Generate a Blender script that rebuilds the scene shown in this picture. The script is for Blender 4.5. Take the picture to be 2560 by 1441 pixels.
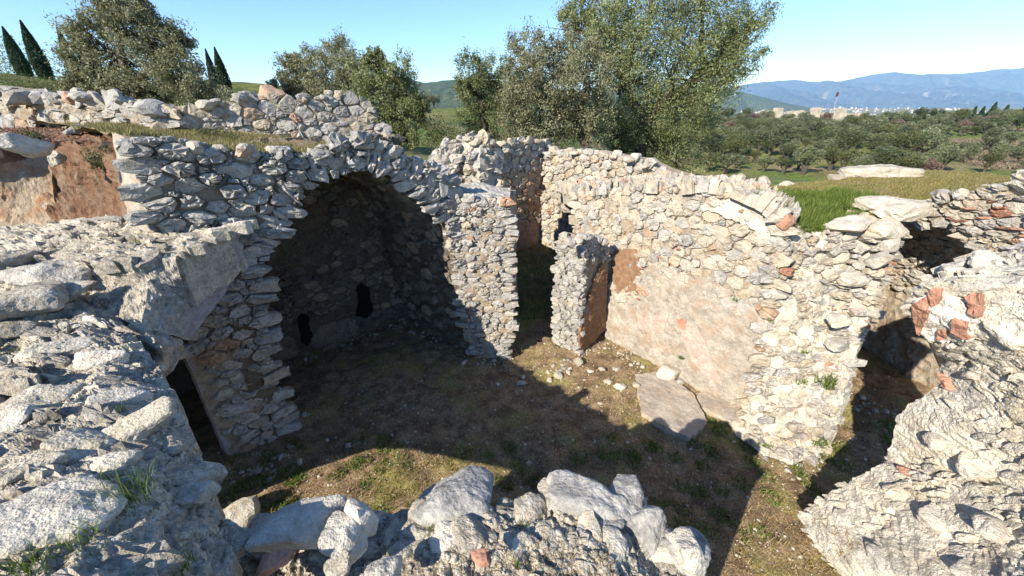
import bpy, bmesh, math, random
import numpy as np
from mathutils import Vector, Matrix, geometry
from mathutils.bvhtree import BVHTree
rnd = random.Random(7)
S = bpy.context.scene
for o in list(bpy.data.objects): bpy.data.objects.remove(o)
C = S.collection
# ------------------------------------------------------------------ camera, sky, sun, exposure
FPX, PITCH, H = 940.0, math.radians(25.1), 4.2
cam = bpy.data.objects.new('camera', bpy.data.cameras.new('camera')); C.objects.link(cam)
cam.location = (0, 0, H); cam.rotation_euler = (math.radians(90) - PITCH, 0, 0)
cam.data.sensor_width = 36; cam.data.lens = FPX / 2560 * 36
cam.data.clip_start = 0.05; cam.data.clip_end = 60000
S.camera = cam
SUN_EL, SUN_AZ = math.radians(31), (0.68, 0.733)     # SUN_AZ: horizontal heading of the light
W = bpy.data.worlds.new('World'); S.world = W; W.use_nodes = True
nt = W.node_tree; bg = nt.nodes['Background']
sk = nt.nodes.new('ShaderNodeTexSky'); sk.sky_type = 'NISHITA'; sk.sun_disc = False
sk.sun_elevation = SUN_EL
sk.sun_rotation = math.atan2(-SUN_AZ[0], -SUN_AZ[1])
sk.air_density = 1.0; sk.dust_density = 0.0; sk.ozone_density = 6.0; sk.altitude = 4000
nt.links.new(sk.outputs[0], bg.inputs[0]); bg.inputs[1].default_value = 0.15
sun = bpy.data.objects.new('sun', bpy.data.lights.new('sun', 'SUN')); C.objects.link(sun)
sun.data.energy = 5.0; sun.data.angle = math.radians(0.5); sun.data.color = (1.0, 0.95, 0.87)
sd = Vector((SUN_AZ[0] * math.cos(SUN_EL), SUN_AZ[1] * math.cos(SUN_EL), -math.sin(SUN_EL)))
sun.rotation_euler = sd.to_track_quat('-Z', 'Y').to_euler(); sun.location = (-8, -6, 12)
S.view_settings.view_transform = 'Standard'; S.view_settings.look = 'None'
S.view_settings.gamma = 1; S.view_settings.exposure = 1.0; S.view_settings.use_curve_mapping = False
S.render.engine = 'CYCLES'
try:
    S.cycles.max_bounces = 6; S.cycles.diffuse_bounces = 4; S.cycles.transparent_max_bounces = 6; S.cycles.volume_bounces = 1
    S.cycles.volume_step_rate = 4
except Exception: pass

# ------------------------------------------------------------------ helpers: pixels to points in the place
CT, ST = math.cos(PITCH), math.sin(PITCH)
def ray(u, v):
    x = (u - 1280) / FPX; y = (v - 720) / FPX
    return np.array([x, CT - y * ST, -(ST + y * CT)])
CAM = np.array([0, 0, H])
def PT(u, v, t): return CAM + ray(u, v) * t
def PZ(u, v, z): r = ray(u, v); return CAM + r * ((z - H) / r[2])
def PY(u, v, y): r = ray(u, v); return CAM + r * (y / r[1])
def PX(u, v, x): r = ray(u, v); return CAM + r * (x / r[0])
def PN(u, v, n, c): r = ray(u, v); return CAM + r * (c / (n[0] * r[0] + n[1] * r[1]))
def proj(p):
    p = np.asarray(p, float) - CAM
    d = p[..., 1] * CT - p[..., 2] * ST
    return 1280 + FPX * p[..., 0] / d, 720 - FPX * (p[..., 1] * ST + p[..., 2] * CT) / d, d
# ------------------------------------------------------------------ vector noise
def _h(i, j, k, s):
    n = (i * 374761393 + j * 668265263 + k * 1274126177 + s * 974634777) & 0xFFFFFFFF
    n = ((n ^ (n >> 13)) * 1103515245) & 0xFFFFFFFF
    n = ((n ^ (n >> 16)) * 2246822519) & 0xFFFFFFFF
    return ((n ^ (n >> 15)) & 0xFFFFFF) / float(0xFFFFFF)
def vnoise(P, sc, s=0):
    Q = np.asarray(P, float) * sc; I = np.floor(Q).astype(np.int64); f = Q - I; f = f * f * (3 - 2 * f)
    r = 0
    for a in (0, 1):
        for b in (0, 1):
            for c in (0, 1):
                w = (f[:, 0] if a else 1 - f[:, 0]) * (f[:, 1] if b else 1 - f[:, 1]) * (f[:, 2] if c else 1 - f[:, 2])
                r = r + w * _h(I[:, 0] + a, I[:, 1] + b, I[:, 2] + c, s)
    return r * 2 - 1
def fbm(P, sc, oct=4, s=0, gain=.5):
    r = 0; a = 1
    for o in range(oct): r = r + a * vnoise(P, sc, s + o * 17); a *= gain; sc *= 2.03
    return r
def worley(P, sc, s=0):
    Q = np.asarray(P, float) * sc; I = np.floor(Q).astype(np.int64)
    F1 = np.full(len(Q), 9.); F2 = np.full(len(Q), 9.); ID = np.zeros(len(Q))
    for a in (-1, 0, 1):
        for b in (-1, 0, 1):
            for c in (-1, 0, 1):
                J = I + np.array([a, b, c])
                X = np.stack([J[:, 0] + _h(J[:, 0], J[:, 1], J[:, 2], s + 1), J[:, 1] + _h(J[:, 0], J[:, 1], J[:, 2], s + 2), J[:, 2] + _h(J[:, 0], J[:, 1], J[:, 2], s + 3)], 1)
                d = np.sqrt(((X - Q) ** 2).sum(1)); idn = _h(J[:, 0], J[:, 1], J[:, 2], s + 4)
                m = d < F1
                F2 = np.where(m, F1, np.minimum(F2, d)); ID = np.where(m, idn, ID); F1 = np.where(m, d, F1)
    return F1, F2, ID
# ------------------------------------------------------------------ materials
MATS = {}
def ramp(nt, fac, stops, interp='LINEAR'):
    n = nt.nodes.new('ShaderNodeValToRGB'); n.color_ramp.interpolation = interp
    el = n.color_ramp.elements
    while len(el) < len(stops): el.new(0.5)
    for e, (p, c) in zip(el, stops): e.position = p; e.color = (c[0], c[1], c[2], 1) if not isinstance(c, (int, float)) else (c, c, c, 1)
    nt.links.new(fac, n.inputs[0]); return n.outputs[0]
def mixc(nt, f, a, b, mode='MIX'):
    n = nt.nodes.new('ShaderNodeMix'); n.data_type = 'RGBA'; n.blend_type = mode
    for i, x in ((0, f), (6, a), (7, b)):
        if hasattr(x, 'is_linked'): nt.links.new(x, n.inputs[i])
        elif i == 0: n.inputs[0].default_value = x
        else: n.inputs[i].default_value = (x[0], x[1], x[2], 1)
    return n.outputs[2]
def math_(nt, op, a, b=0.0, clamp=False):
    n = nt.nodes.new('ShaderNodeMath'); n.operation = op; n.use_clamp = clamp
    for i, x in ((0, a), (1, b)):
        if hasattr(x, 'is_linked'): nt.links.new(x, n.inputs[i])
        else: n.inputs[i].default_value = x
    return n.outputs[0]
def noise(nt, vec, sc, det=4, rough=.55, dist=0):
    n = nt.nodes.new('ShaderNodeTexNoise'); n.inputs['Scale'].default_value = sc; n.inputs['Detail'].default_value = det
    n.inputs['Roughness'].default_value = rough; n.inputs['Distortion'].default_value = dist
    nt.links.new(vec, n.inputs['Vector']); return n.outputs[0]
def new_mat(name):
    m = bpy.data.materials.new(name); m.use_nodes = True; MATS[name] = m
    nt = m.node_tree; b = nt.nodes['Principled BSDF']; b.inputs['Roughness'].default_value = .9
    b.inputs['Specular IOR Level'].default_value = .2
    g = nt.nodes.new('ShaderNodeNewGeometry')
    return m, nt, b, g.outputs['Position']
def bumps(nt, b, pos, layers, strength=1.0):
    prev = None
    for kind, sc, dist in layers:
        bp = nt.nodes.new('ShaderNodeBump'); bp.inputs['Distance'].default_value = dist; bp.inputs['Strength'].default_value = strength
        if kind == 'n': h = noise(nt, pos, sc, 6, .65)
        else:
            vn = nt.nodes.new('ShaderNodeTexVoronoi'); vn.inputs['Scale'].default_value = sc
            vn.feature = 'F1' if kind == 'v' else 'DISTANCE_TO_EDGE'
            nt.links.new(pos, vn.inputs['Vector']); h = vn.outputs['Distance']
            if kind == 'e': h = ramp(nt, h, [(0, 0.), (.08, 1.)])
        nt.links.new(h, bp.inputs['Height'])
        if prev: nt.links.new(prev, bp.inputs['Normal'])
        prev = bp.outputs[0]
    nt.links.new(prev, b.inputs['Normal'])
def tone_of(nt):
    a = nt.nodes.new('ShaderNodeAttribute'); a.attribute_name = 'tone'
    return a.outputs['Fac']
def stone_mat(name, stops, lichen=.4, lcol=(.09, .09, .085), white=.3, wcol=(.62, .6, .56), dirt=None, dirt_amt=.35, bump=1.0, fine=1.0, moss=0.0):
    m, nt, b, pos = new_mat(name)
    t = tone_of(nt)
    base = ramp(nt, t, stops)
    n1 = noise(nt, pos, 6 * fine, 5, .6); n2 = noise(nt, pos, 40 * fine, 4, .7)
    n3 = noise(nt, pos, 14 * fine, 6, .7, .6); n4 = noise(nt, pos, 2.2, 4, .6)
    c = mixc(nt, 1.0, base, ramp(nt, n1, [(.25, .62), (.7, 1.25)]), 'MULTIPLY')
    c = mixc(nt, 1.0, c, ramp(nt, n2, [(.3, .75), (.65, 1.12)]), 'MULTIPLY')
    if white > 0: c = mixc(nt, ramp(nt, n3, [(.56 - .1 * white, 0.), (.68, white)]), c, wcol)
    if lichen > 0:
        n5 = noise(nt, pos, 23 * fine, 5, .7, .3)
        f = math_(nt, 'MULTIPLY', ramp(nt, n5, [(.50, 0.), (.60, 1.)]), ramp(nt, n4, [(.40, .1), (.62, 1.)]))
        c = mixc(nt, math_(nt, 'MULTIPLY', f, lichen), c, lcol)
    if dirt: c = mixc(nt, ramp(nt, noise(nt, pos, 3.7, 5, .65), [(.48, 0.), (.66, dirt_amt)]), c, dirt)
    if moss: c = mixc(nt, ramp(nt, noise(nt, pos, 5.1, 6, .7), [(.56, 0.), (.66, moss)]), c, (.12, .13, .03))
    nt.links.new(c, b.inputs['Base Color'])
    bumps(nt, b, pos, [('n', 9 * fine, .03), ('n', 45 * fine, .012), ('v', 70 * fine, .004)], bump)
    return m
GREY, LGREY, BEIGE, WARM, BRICK = (.32, .31, .29), (.42, .40, .365), (.42, .37, .29), (.40, .29, .19), (.36, .17, .11)
M_wall = stone_mat('sunlit limestone', [(0, GREY), (.3, LGREY), (.6, BEIGE), (.85, (.47, .43, .36)), (.975, (.44, .36, .26)), (.995, BRICK)], .25, (.2, .2, .19), .3, (.6, .57, .5), dirt=WARM, dirt_amt=.3)
M_face = stone_mat('weathered facade limestone', [(0, (.28, .27, .255)), (.35, (.385, .37, .345)), (.7, (.40, .37, .32)), (.96, (.42, .35, .26)), (1, (.42, .25, .16))], .5, (.1, .1, .1), .45, (.52, .52, .5), moss=.2)
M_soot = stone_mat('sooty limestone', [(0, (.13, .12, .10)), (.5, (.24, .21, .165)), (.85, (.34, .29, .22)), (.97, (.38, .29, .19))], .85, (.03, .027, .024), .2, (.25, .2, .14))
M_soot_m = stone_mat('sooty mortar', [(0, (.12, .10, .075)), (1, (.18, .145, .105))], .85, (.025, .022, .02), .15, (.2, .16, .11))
M_near = stone_mat('lichen covered masonry', [(0, (.25, .225, .185)), (.3, (.36, .32, .26)), (.6, (.44, .39, .31)), (.85, (.50, .45, .35)), (1, (.58, .53, .44))], .6, (.10, .095, .085), .6, (.68, .66, .6), bump=1.0, fine=1.2, moss=.3)
M_near2 = stone_mat('pale exposed masonry', [(0, (.42, .40, .36)), (.4, (.54, .50, .43)), (.8, (.61, .56, .46)), (1, (.69, .64, .55))], .18, (.16, .16, .16), .6, (.72, .68, .6), dirt=(.42, .32, .2), dirt_amt=.4, fine=1.2)
M_bould = stone_mat('pale boulder limestone', [(0, (.28, .27, .25)), (1, (.38, .365, .335))], .75, (.09, .09, .085), .5, (.54, .52, .48), bump=.6, fine=.9, moss=.1)
M_mort = stone_mat('old lime mortar', [(0, (.40, .34, .26)), (.5, (.38, .32, .25)), (1, (.46, .39, .31))], .15, (.2, .17, .13), .3, (.5, .45, .37), dirt=(.36, .22, .11), dirt_amt=.6, fine=2)
M_mortf = stone_mat('damp grey mortar', [(0, (.33, .285, .225)), (.5, (.37, .32, .25)), (1, (.41, .35, .27))], .35, (.08, .08, .07), .2, (.4, .37, .33), fine=2, dirt=(.32, .21, .12), dirt_amt=.6, moss=.2)
M_plast = stone_mat('lime plaster', [(0, (.31, .28, .235)), (.5, (.37, .33, .28)), (1, (.43, .385, .325))], .4, (.2, .18, .155), .5, (.52, .48, .42), dirt=(.33, .24, .17), dirt_amt=.8, bump=.8, fine=1.3)
M_plastw = stone_mat('weathered lilac plaster', [(0, (.33, .31, .31)), (1, (.38, .36, .36))], .5, (.12, .12, .12), .35, (.48, .47, .47), bump=.7, fine=2)
M_orng = stone_mat('orange clay plaster', [(0, (.27, .16, .095)), (1, (.32, .2, .125))], .35, (.15, .09, .05), .2, (.5, .36, .22), fine=2)
M_pink = stone_mat('pink fresco plaster', [(0, (.48, .33, .28)), (1, (.5, .36, .31))], .25, (.3, .2, .16), .3, (.56, .46, .4), bump=.4, fine=2)
M_earth = stone_mat('red earth', [(0, (.14, .075, .045)), (1, (.20, .11, .065))], .6, (.09, .045, .025), .2, (.42, .3, .18), bump=1.2, dirt=(.26, .2, .14), dirt_amt=.6)
M_bank = stone_mat('plastered earth bank', [(0, (.30, .23, .16)), (1, (.36, .29, .21))], .5, (.14, .10, .06), .3, (.44, .38, .3), dirt=(.34, .15, .06), dirt_amt=.9, fine=.7)
M_brick = stone_mat('red brick', [(0, (.33, .16, .11)), (1, (.42, .24, .17))], .3, (.2, .1, .07), .2, (.6, .45, .36), bump=.6)
M_white = stone_mat('white lime wash', [(0, (.62, .6, .55)), (1, (.68, .65, .6))], .1, white=.3, wcol=(.75, .72, .66), dirt=(.5, .36, .28), dirt_amt=.5, bump=.5)
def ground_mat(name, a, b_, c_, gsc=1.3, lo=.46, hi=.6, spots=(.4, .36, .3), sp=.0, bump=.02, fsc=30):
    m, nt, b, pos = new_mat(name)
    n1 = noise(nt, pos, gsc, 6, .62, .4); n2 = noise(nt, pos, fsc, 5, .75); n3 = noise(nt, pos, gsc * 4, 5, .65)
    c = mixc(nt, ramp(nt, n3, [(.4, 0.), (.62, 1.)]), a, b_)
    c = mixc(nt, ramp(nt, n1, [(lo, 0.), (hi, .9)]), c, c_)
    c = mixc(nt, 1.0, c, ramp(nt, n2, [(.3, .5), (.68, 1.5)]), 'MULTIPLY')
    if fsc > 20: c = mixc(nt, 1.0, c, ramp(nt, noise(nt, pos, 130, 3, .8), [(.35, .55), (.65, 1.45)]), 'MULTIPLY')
    if sp:
        v = nt.nodes.new('ShaderNodeTexVoronoi'); v.inputs['Scale'].default_value = 22; nt.links.new(pos, v.inputs['Vector'])
        c = mixc(nt, ramp(nt, v.outputs['Distance'], [(.1, sp), (.2, 0.)]), c, spots)
    nt.links.new(c, b.inputs['Base Color'])
    bumps(nt, b, pos, [('n', fsc * .4, bump * 1.6), ('n', fsc * 1.6, bump * .7), ('n', fsc * 4, bump * .25)])
    return m
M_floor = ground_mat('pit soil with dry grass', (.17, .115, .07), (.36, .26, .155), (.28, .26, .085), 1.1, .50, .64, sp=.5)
M_turf = ground_mat('dry turf', (.30, .24, .08), (.20, .20, .05), (.34, .24, .12), 1.6, .52, .66)
M_green = ground_mat('green turf', (.09, .16, .02), (.13, .19, .03), (.2, .2, .05), 1.3)
M_land = ground_mat('grazed hillside', (.08, .125, .025), (.14, .14, .045), (.24, .18, .1), .05, .5, .66, bump=.1, fsc=1.5)
M_plain = ground_mat('far plain', (.16, .16, .09), (.22, .19, .12), (.1, .12, .06), .003, bump=.1, fsc=.05)
M_mount = ground_mat('mountain scrub and rock', (.04, .055, .045), (.07, .08, .06), (.30, .26, .22), .0022, .60, .72, bump=30, fsc=.02)
M_hill = ground_mat('forested hill', (.045, .07, .03), (.07, .09, .04), (.14, .13, .08), .01, .6, .75, bump=4, fsc=.09)
def leaf_mat(name, stops, tr=.3, nsc=1.2):
    m, nt, b, pos = new_mat(name)
    a = nt.nodes.new('ShaderNodeAttribute'); a.attribute_name = 'tone'
    o = nt.nodes.new('ShaderNodeObjectInfo')
    c = ramp(nt, a.outputs['Fac'], stops)
    c = mixc(nt, 1.0, c, ramp(nt, o.outputs['Random'], [(0, .75), (1, 1.2)]), 'MULTIPLY')
    nt.links.new(c, b.inputs['Base Color']); b.inputs['Roughness'].default_value = .6
    t = nt.nodes.new('ShaderNodeBsdfTranslucent'); nt.links.new(c, t.inputs['Color'])
    mx = nt.nodes.new('ShaderNodeMixShader'); mx.inputs[0].default_value = tr
    nt.links.new(b.outputs[0], mx.inputs[1]); nt.links.new(t.outputs[0], mx.inputs[2])
    nt.links.new(mx.outputs[0], nt.nodes['Material Output'].inputs['Surface'])
    return m
M_olive = leaf_mat('olive leaves', [(0, (.06, .07, .03)), (.4, (.15, .175, .07)), (.8, (.27, .3, .14)), (1, (.40, .42, .26))])
M_olive2 = leaf_mat('pale olive leaves', [(0, (.07, .08, .03)), (.4, (.24, .245, .13)), (.8, (.38, .38, .235)), (1, (.5, .5, .37))])
M_grove = leaf_mat('grove leaves', [(0, (.035, .05, .02)), (.5, (.09, .11, .045)), (1, (.22, .24, .13))])
M_grove2 = leaf_mat('pale grove leaves', [(0, (.06, .075, .035)), (.5, (.14, .16, .08)), (1, (.28, .3, .18))])
M_cyp = leaf_mat('cypress needles', [(0, (.015, .035, .015)), (1, (.05, .085, .035))], .1)
M_bush = leaf_mat('scrub leaves', [(0, (.05, .06, .02)), (.6, (.13, .145, .055)), (1, (.22, .22, .11))])
M_bare = leaf_mat('bare brown twigs', [(0, (.10, .06, .05)), (1, (.24, .17, .13))], .1)
M_grass = leaf_mat('fresh grass blades', [(0, (.05, .10, .015)), (.55, (.12, .19, .035)), (1, (.27, .3, .09))], .4)
M_straw = leaf_mat('dry straw', [(0, (.2, .13, .05)), (.6, (.36, .26, .11)), (1, (.46, .37, .2))], .2)
M_moss = leaf_mat('low moss and weeds', [(0, (.12, .13, .02)), (.6, (.22, .22, .04)), (1, (.3, .28, .09))], .3)
m, nt_, b_, pos_ = new_mat('olive bark'); nt_.links.new(ramp(nt_, noise(nt_, pos_, 9, 5), [(.3, (.035, .028, .02)), (.7, (.13, .11, .085))]), b_.inputs['Base Color']); bumps(nt_, b_, pos_, [('n', 14, .05)]); M_bark = m
m, nt_, b_, pos_ = new_mat('white render'); nt_.links.new(ramp(nt_, tone_of(nt_), [(0, (.5, .48, .46)), (.5, (.38, .35, .32)), (.8, (.48, .45, .42)), (1, (.35, .22, .16))]), b_.inputs['Base Color']); M_house = m
m, nt_, b_, pos_ = new_mat('red flag cloth'); b_.inputs['Base Color'].default_value = (.10, .02, .02, 1); M_flag = m
m, nt_, b_, pos_ = new_mat('grey flagpole'); b_.inputs['Base Color'].default_value = (.35, .35, .35, 1); M_pole = m
m, nt_, b_, pos_ = new_mat('castle masonry'); nt_.links.new(ramp(nt_, noise(nt_, pos_, .6, 6, .7), [(.3, (.26, .23, .18)), (.7, (.46, .42, .34))]), b_.inputs['Base Color']); bumps(nt_, b_, pos_, [('n', 1.2, .3)]); M_castle = m

# ------------------------------------------------------------------ object helpers
BV_v, BV_f = [], []                      # every base surface, for resting things on it
def obj(name, V, F, mat, parent=None, tone=None, smooth=False, kind=None, bvh=False, origin=None):
    V = np.asarray(V, float)
    if bvh:
        o0 = len(BV_v); BV_v.extend(map(tuple, V)); BV_f.extend([tuple(int(i) + o0 for i in f) for f in F])
    if origin is None: origin = V.mean(0) if len(V) else np.zeros(3)
    me = bpy.data.meshes.new(name)
    if isinstance(F, np.ndarray):
        n, k = F.shape
        me.vertices.add(len(V)); me.vertices.foreach_set('co', (V - origin).ravel())
        me.loops.add(n * k); me.loops.foreach_set('vertex_index', F.ravel().astype(np.int32))
        me.polygons.add(n); me.polygons.foreach_set('loop_start', np.arange(0, n * k, k, dtype=np.int32))
        me.polygons.foreach_set('loop_total', np.full(n, k, dtype=np.int32)); me.update(calc_edges=True)
    else: me.from_pydata((V - origin).tolist(), [], [tuple(map(int, f)) for f in F])
    if tone is not None:
        at = me.attributes.new('tone', 'FLOAT', 'POINT'); at.data.foreach_set('value', np.broadcast_to(np.asarray(tone, np.float32), (len(V),)).astype(np.float32))
    if smooth: me.polygons.foreach_set('use_smooth', np.ones(len(me.polygons), bool))
    for mm in (mat if isinstance(mat, list) else [mat]): me.materials.append(mm)
    o = bpy.data.objects.new(name, me); C.objects.link(o)
    pl = np.array(parent_loc(parent)) if parent else np.zeros(3)
    o.parent = parent; o.location = origin - pl
    if kind: o['kind'] = kind
    return o
def parent_loc(p):
    l = Vector(p.location)
    while p.parent: p = p.parent; l += Vector(p.location)
    return l
def tag(o, label, cat, group=None, kind=None):
    o['label'] = label; o['category'] = cat
    if group: o['group'] = group
    if kind: o['kind'] = kind
    return o
def thing(name, label, cat, loc, group=None):
    o = bpy.data.objects.new(name, None); C.objects.link(o); o.location = loc; o.empty_display_size = .3
    return tag(o, label, cat, group)
# ------------------------------------------------------------------ surfaces
def inside(P, poly):
    P = np.atleast_2d(P); r = np.zeros(len(P), bool); n = len(poly); j = n - 1
    for i in range(n):
        xi, yi = poly[i]; xj, yj = poly[j]
        if yi != yj:
            m = ((yi > P[:, 1]) != (yj > P[:, 1])) & (P[:, 0] < (xj - xi) * (P[:, 1] - yi) / (yj - yi) + xi); r ^= m
        j = i
    return r
class Plane:
    """vertical (or any) plane; px polygon becomes its outline in metres"""
    def __init__(s, pix, n=None, c=None, up=(0, 0, 1), pts=None):
        if pts is None: pts = [PN(u, v, n, c) for u, v in pix]
        pts = np.array(pts); s.N = np.array([-n[0], -n[1], 0.]) if len(n) == 2 else np.array(n, float); s.N /= np.linalg.norm(s.N)
        s.Vv = np.array(up, float); s.U = np.cross(s.Vv, s.N); s.U /= np.linalg.norm(s.U); s.Vv = np.cross(s.N, s.U)
        s.O = pts[0]; d = pts - s.O
        s.poly = [(float(a @ s.U), float(a @ s.Vv)) for a in d]
    def F(s, uv): uv = np.atleast_2d(uv); return s.O + uv[:, :1] * s.U + uv[:, 1:2] * s.Vv
    def nrm(s, uv): return np.broadcast_to(s.N, (len(np.atleast_2d(uv)), 3))
class Grid:
    """control points laid out in rows (v) and columns (u), bilinear"""
    def __init__(s, rows, flip=False):
        s.G = np.array(rows, float); R, K = s.G.shape[:2]; s.flip = flip
        s.Lu = float(np.mean([sum(np.linalg.norm(s.G[r, k + 1] - s.G[r, k]) for k in range(K - 1)) for r in range(R)]))
        s.Lv = float(np.mean([sum(np.linalg.norm(s.G[r + 1, k] - s.G[r, k]) for r in range(R - 1)) for k in range(K)]))
        s.poly = [(0, 0), (s.Lu, 0), (s.Lu, s.Lv), (0, s.Lv)]
    def F(s, uv):
        uv = np.atleast_2d(uv); R, K = s.G.shape[:2]
        a = np.clip(uv[:, 0] / s.Lu, 0, 1) * (K - 1); b = np.clip(uv[:, 1] / s.Lv, 0, 1) * (R - 1)
        i = np.minimum(a.astype(int), K - 2); j = np.minimum(b.astype(int), R - 2); fa = (a - i)[:, None]; fb = (b - j)[:, None]
        G = s.G
        return (G[j, i] * (1 - fa) + G[j, i + 1] * fa) * (1 - fb) + (G[j + 1, i] * (1 - fa) + G[j + 1, i + 1] * fa) * fb
    def nrm(s, uv):
        uv = np.atleast_2d(uv); e = .12
        def cl(a, b): return s.F(np.stack([a, b], 1))
        du = cl(np.clip(uv[:, 0] + e, 0, s.Lu), uv[:, 1]) - cl(np.clip(uv[:, 0] - e, 0, s.Lu), uv[:, 1])
        dv = cl(uv[:, 0], np.clip(uv[:, 1] + e, 0, s.Lv)) - cl(uv[:, 0], np.clip(uv[:, 1] - e, 0, s.Lv))
        n = np.cross(dv, du); n /= np.linalg.norm(n, axis=1)[:, None] + 1e-9
        return -n if s.flip else n
def base_mesh(sf, step, disp, back=None, thick=.4, edge_jit=.0):
    """displaced sheet over the outline, its rim carried back by `thick` (or to vector `back`) so it has a body"""
    if isinstance(sf, Plane):
        pl = []; n = len(sf.poly)
        for i in range(n):
            a, b = np.array(sf.poly[i]), np.array(sf.poly[(i + 1) % n]); k = max(1, int(np.linalg.norm(b - a) / step))
            for q in range(k):
                p = a + (b - a) * q / k
                if edge_jit: p = p + np.array([rnd.uniform(-1, 1), rnd.uniform(-1, 1)]) * edge_jit
                pl.append(p)
        pl = np.array(pl); nb = len(pl); lo, hi = pl.min(0), pl.max(0)
        gx, gy = np.meshgrid(np.arange(lo[0], hi[0], step), np.arange(lo[1], hi[1], step)); g = np.stack([gx.ravel(), gy.ravel()], 1)
        g += (np.random.RandomState(1).rand(*g.shape) - .5) * step * .5
        g = g[inside(g, pl)]
        allp = np.vstack([pl, g])
        r = geometry.delaunay_2d_cdt([Vector(p) for p in allp], [], [list(range(nb))], 1, 1e-5)
        uv = np.array([(p.x, p.y) for p in r[0]]); F = [tuple(f) for f in r[2]]
        cnt = {}
        for f in F:
            for i in range(len(f)):
                e = (f[i], f[(i + 1) % len(f)]); cnt[e] = 1
        bd = [e for e in cnt if (e[1], e[0]) not in cnt]
    else:
        nu, nv = max(2, int(sf.Lu / step)), max(2, int(sf.Lv / step))
        gx, gy = np.meshgrid(np.linspace(0, sf.Lu, nu + 1), np.linspace(0, sf.Lv, nv + 1)); uv = np.stack([gx.ravel(), gy.ravel()], 1)
        idx = np.arange((nu + 1) * (nv + 1)).reshape(nv + 1, nu + 1)
        F = [(idx[j, i], idx[j + 1, i], idx[j + 1, i + 1], idx[j, i + 1]) for j in range(nv) for i in range(nu)]
        if not sf.flip: pass
        ring = [idx[0, i] for i in range(nu, 0, -1)] + [idx[j, 0] for j in range(0, nv)] + [idx[nv, i] for i in range(0, nu)] + [idx[j, nu] for j in range(nv, 0, -1)]
        bd = [(ring[i], ring[(i + 1) % len(ring)]) for i in range(len(ring))]
    P = sf.F(uv); N = sf.nrm(uv); h, tone = disp(P)
    P2 = P + N * h[:, None]
    bvec = -N * thick if back is None else np.broadcast_to(np.array(back, float), P.shape)
    bi = {}; extra = []; et = []
    nvt = len(P2)
    for a, b in bd:
        for q in (a, b):
            if q not in bi:
                bi[q] = nvt + len(extra); extra.append(P2[q] + bvec[q]); et.append(tone[q])
    F = list(F) + [(b, a, bi[a], bi[b]) for a, b in bd]
    return np.vstack([P2, np.array(extra)]), F, np.concatenate([tone, et])
def d_mortar(amp=.03, sc=4, s=0):
    def f(P):
        f1, f2, i = worley(P, sc * 3, s)
        return amp * fbm(P, sc, 4, s) + amp * .6 * (f2 - f1), (_h((P[:, 0] * 3).astype(np.int64), (P[:, 1] * 3).astype(np.int64), (P[:, 2] * 3).astype(np.int64), s)) * 0 + i * .5 + .25
    return f
def d_rock(amp=.05, sc=5, s=0, fine=1.0, lump=.10, stretch=(1, 1, 1)):
    def f(P):
        Q = P * np.array(stretch)
        Q = Q + .09 * np.stack([fbm(P, 3, 3, s + 50), fbm(P, 3, 3, s + 60), fbm(P, 3, 3, s + 70)], 1)
        f1, f2, i = worley(Q, sc, s); e1 = np.clip((f2 - f1) * 5.0, 0, 1) ** .5
        D = (vnoise(P, sc * .9, s + 5), vnoise(P, sc * .9, s + 6))
        slope = (np.sin(i * 40) * (Q[:, 0] * sc % 1 - .5) + np.cos(i * 40) * (Q[:, 1] * sc % 1 - .5)) * 0
        g1, g2, j = worley(Q, sc * 2.3, s + 9); e2 = np.clip((g2 - g1) * 4, 0, 1) ** .5
        mask = np.clip(.5 + 1.6 * vnoise(P, 1.7, s + 21), 0, 1)
        rid = 1 - np.abs(fbm(Q, sc * 1.3, 4, s + 31, .55))
        h = lump * fbm(P, 1.1, 3, s + 3) + amp * e1 * (i - .2) * (.4 + .6 * mask) + amp * .45 * fine * (e2 * (j - .1)) * (1 - .6 * mask) + amp * .8 * (rid - .7) + amp * .22 * fine * fbm(P, 22, 3, s, .6)
        return h, np.clip(.5 * i + .3 * j + .25 * (fbm(P, 2.5, 3, s + 90) + .4), 0, 1)
    return f
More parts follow.
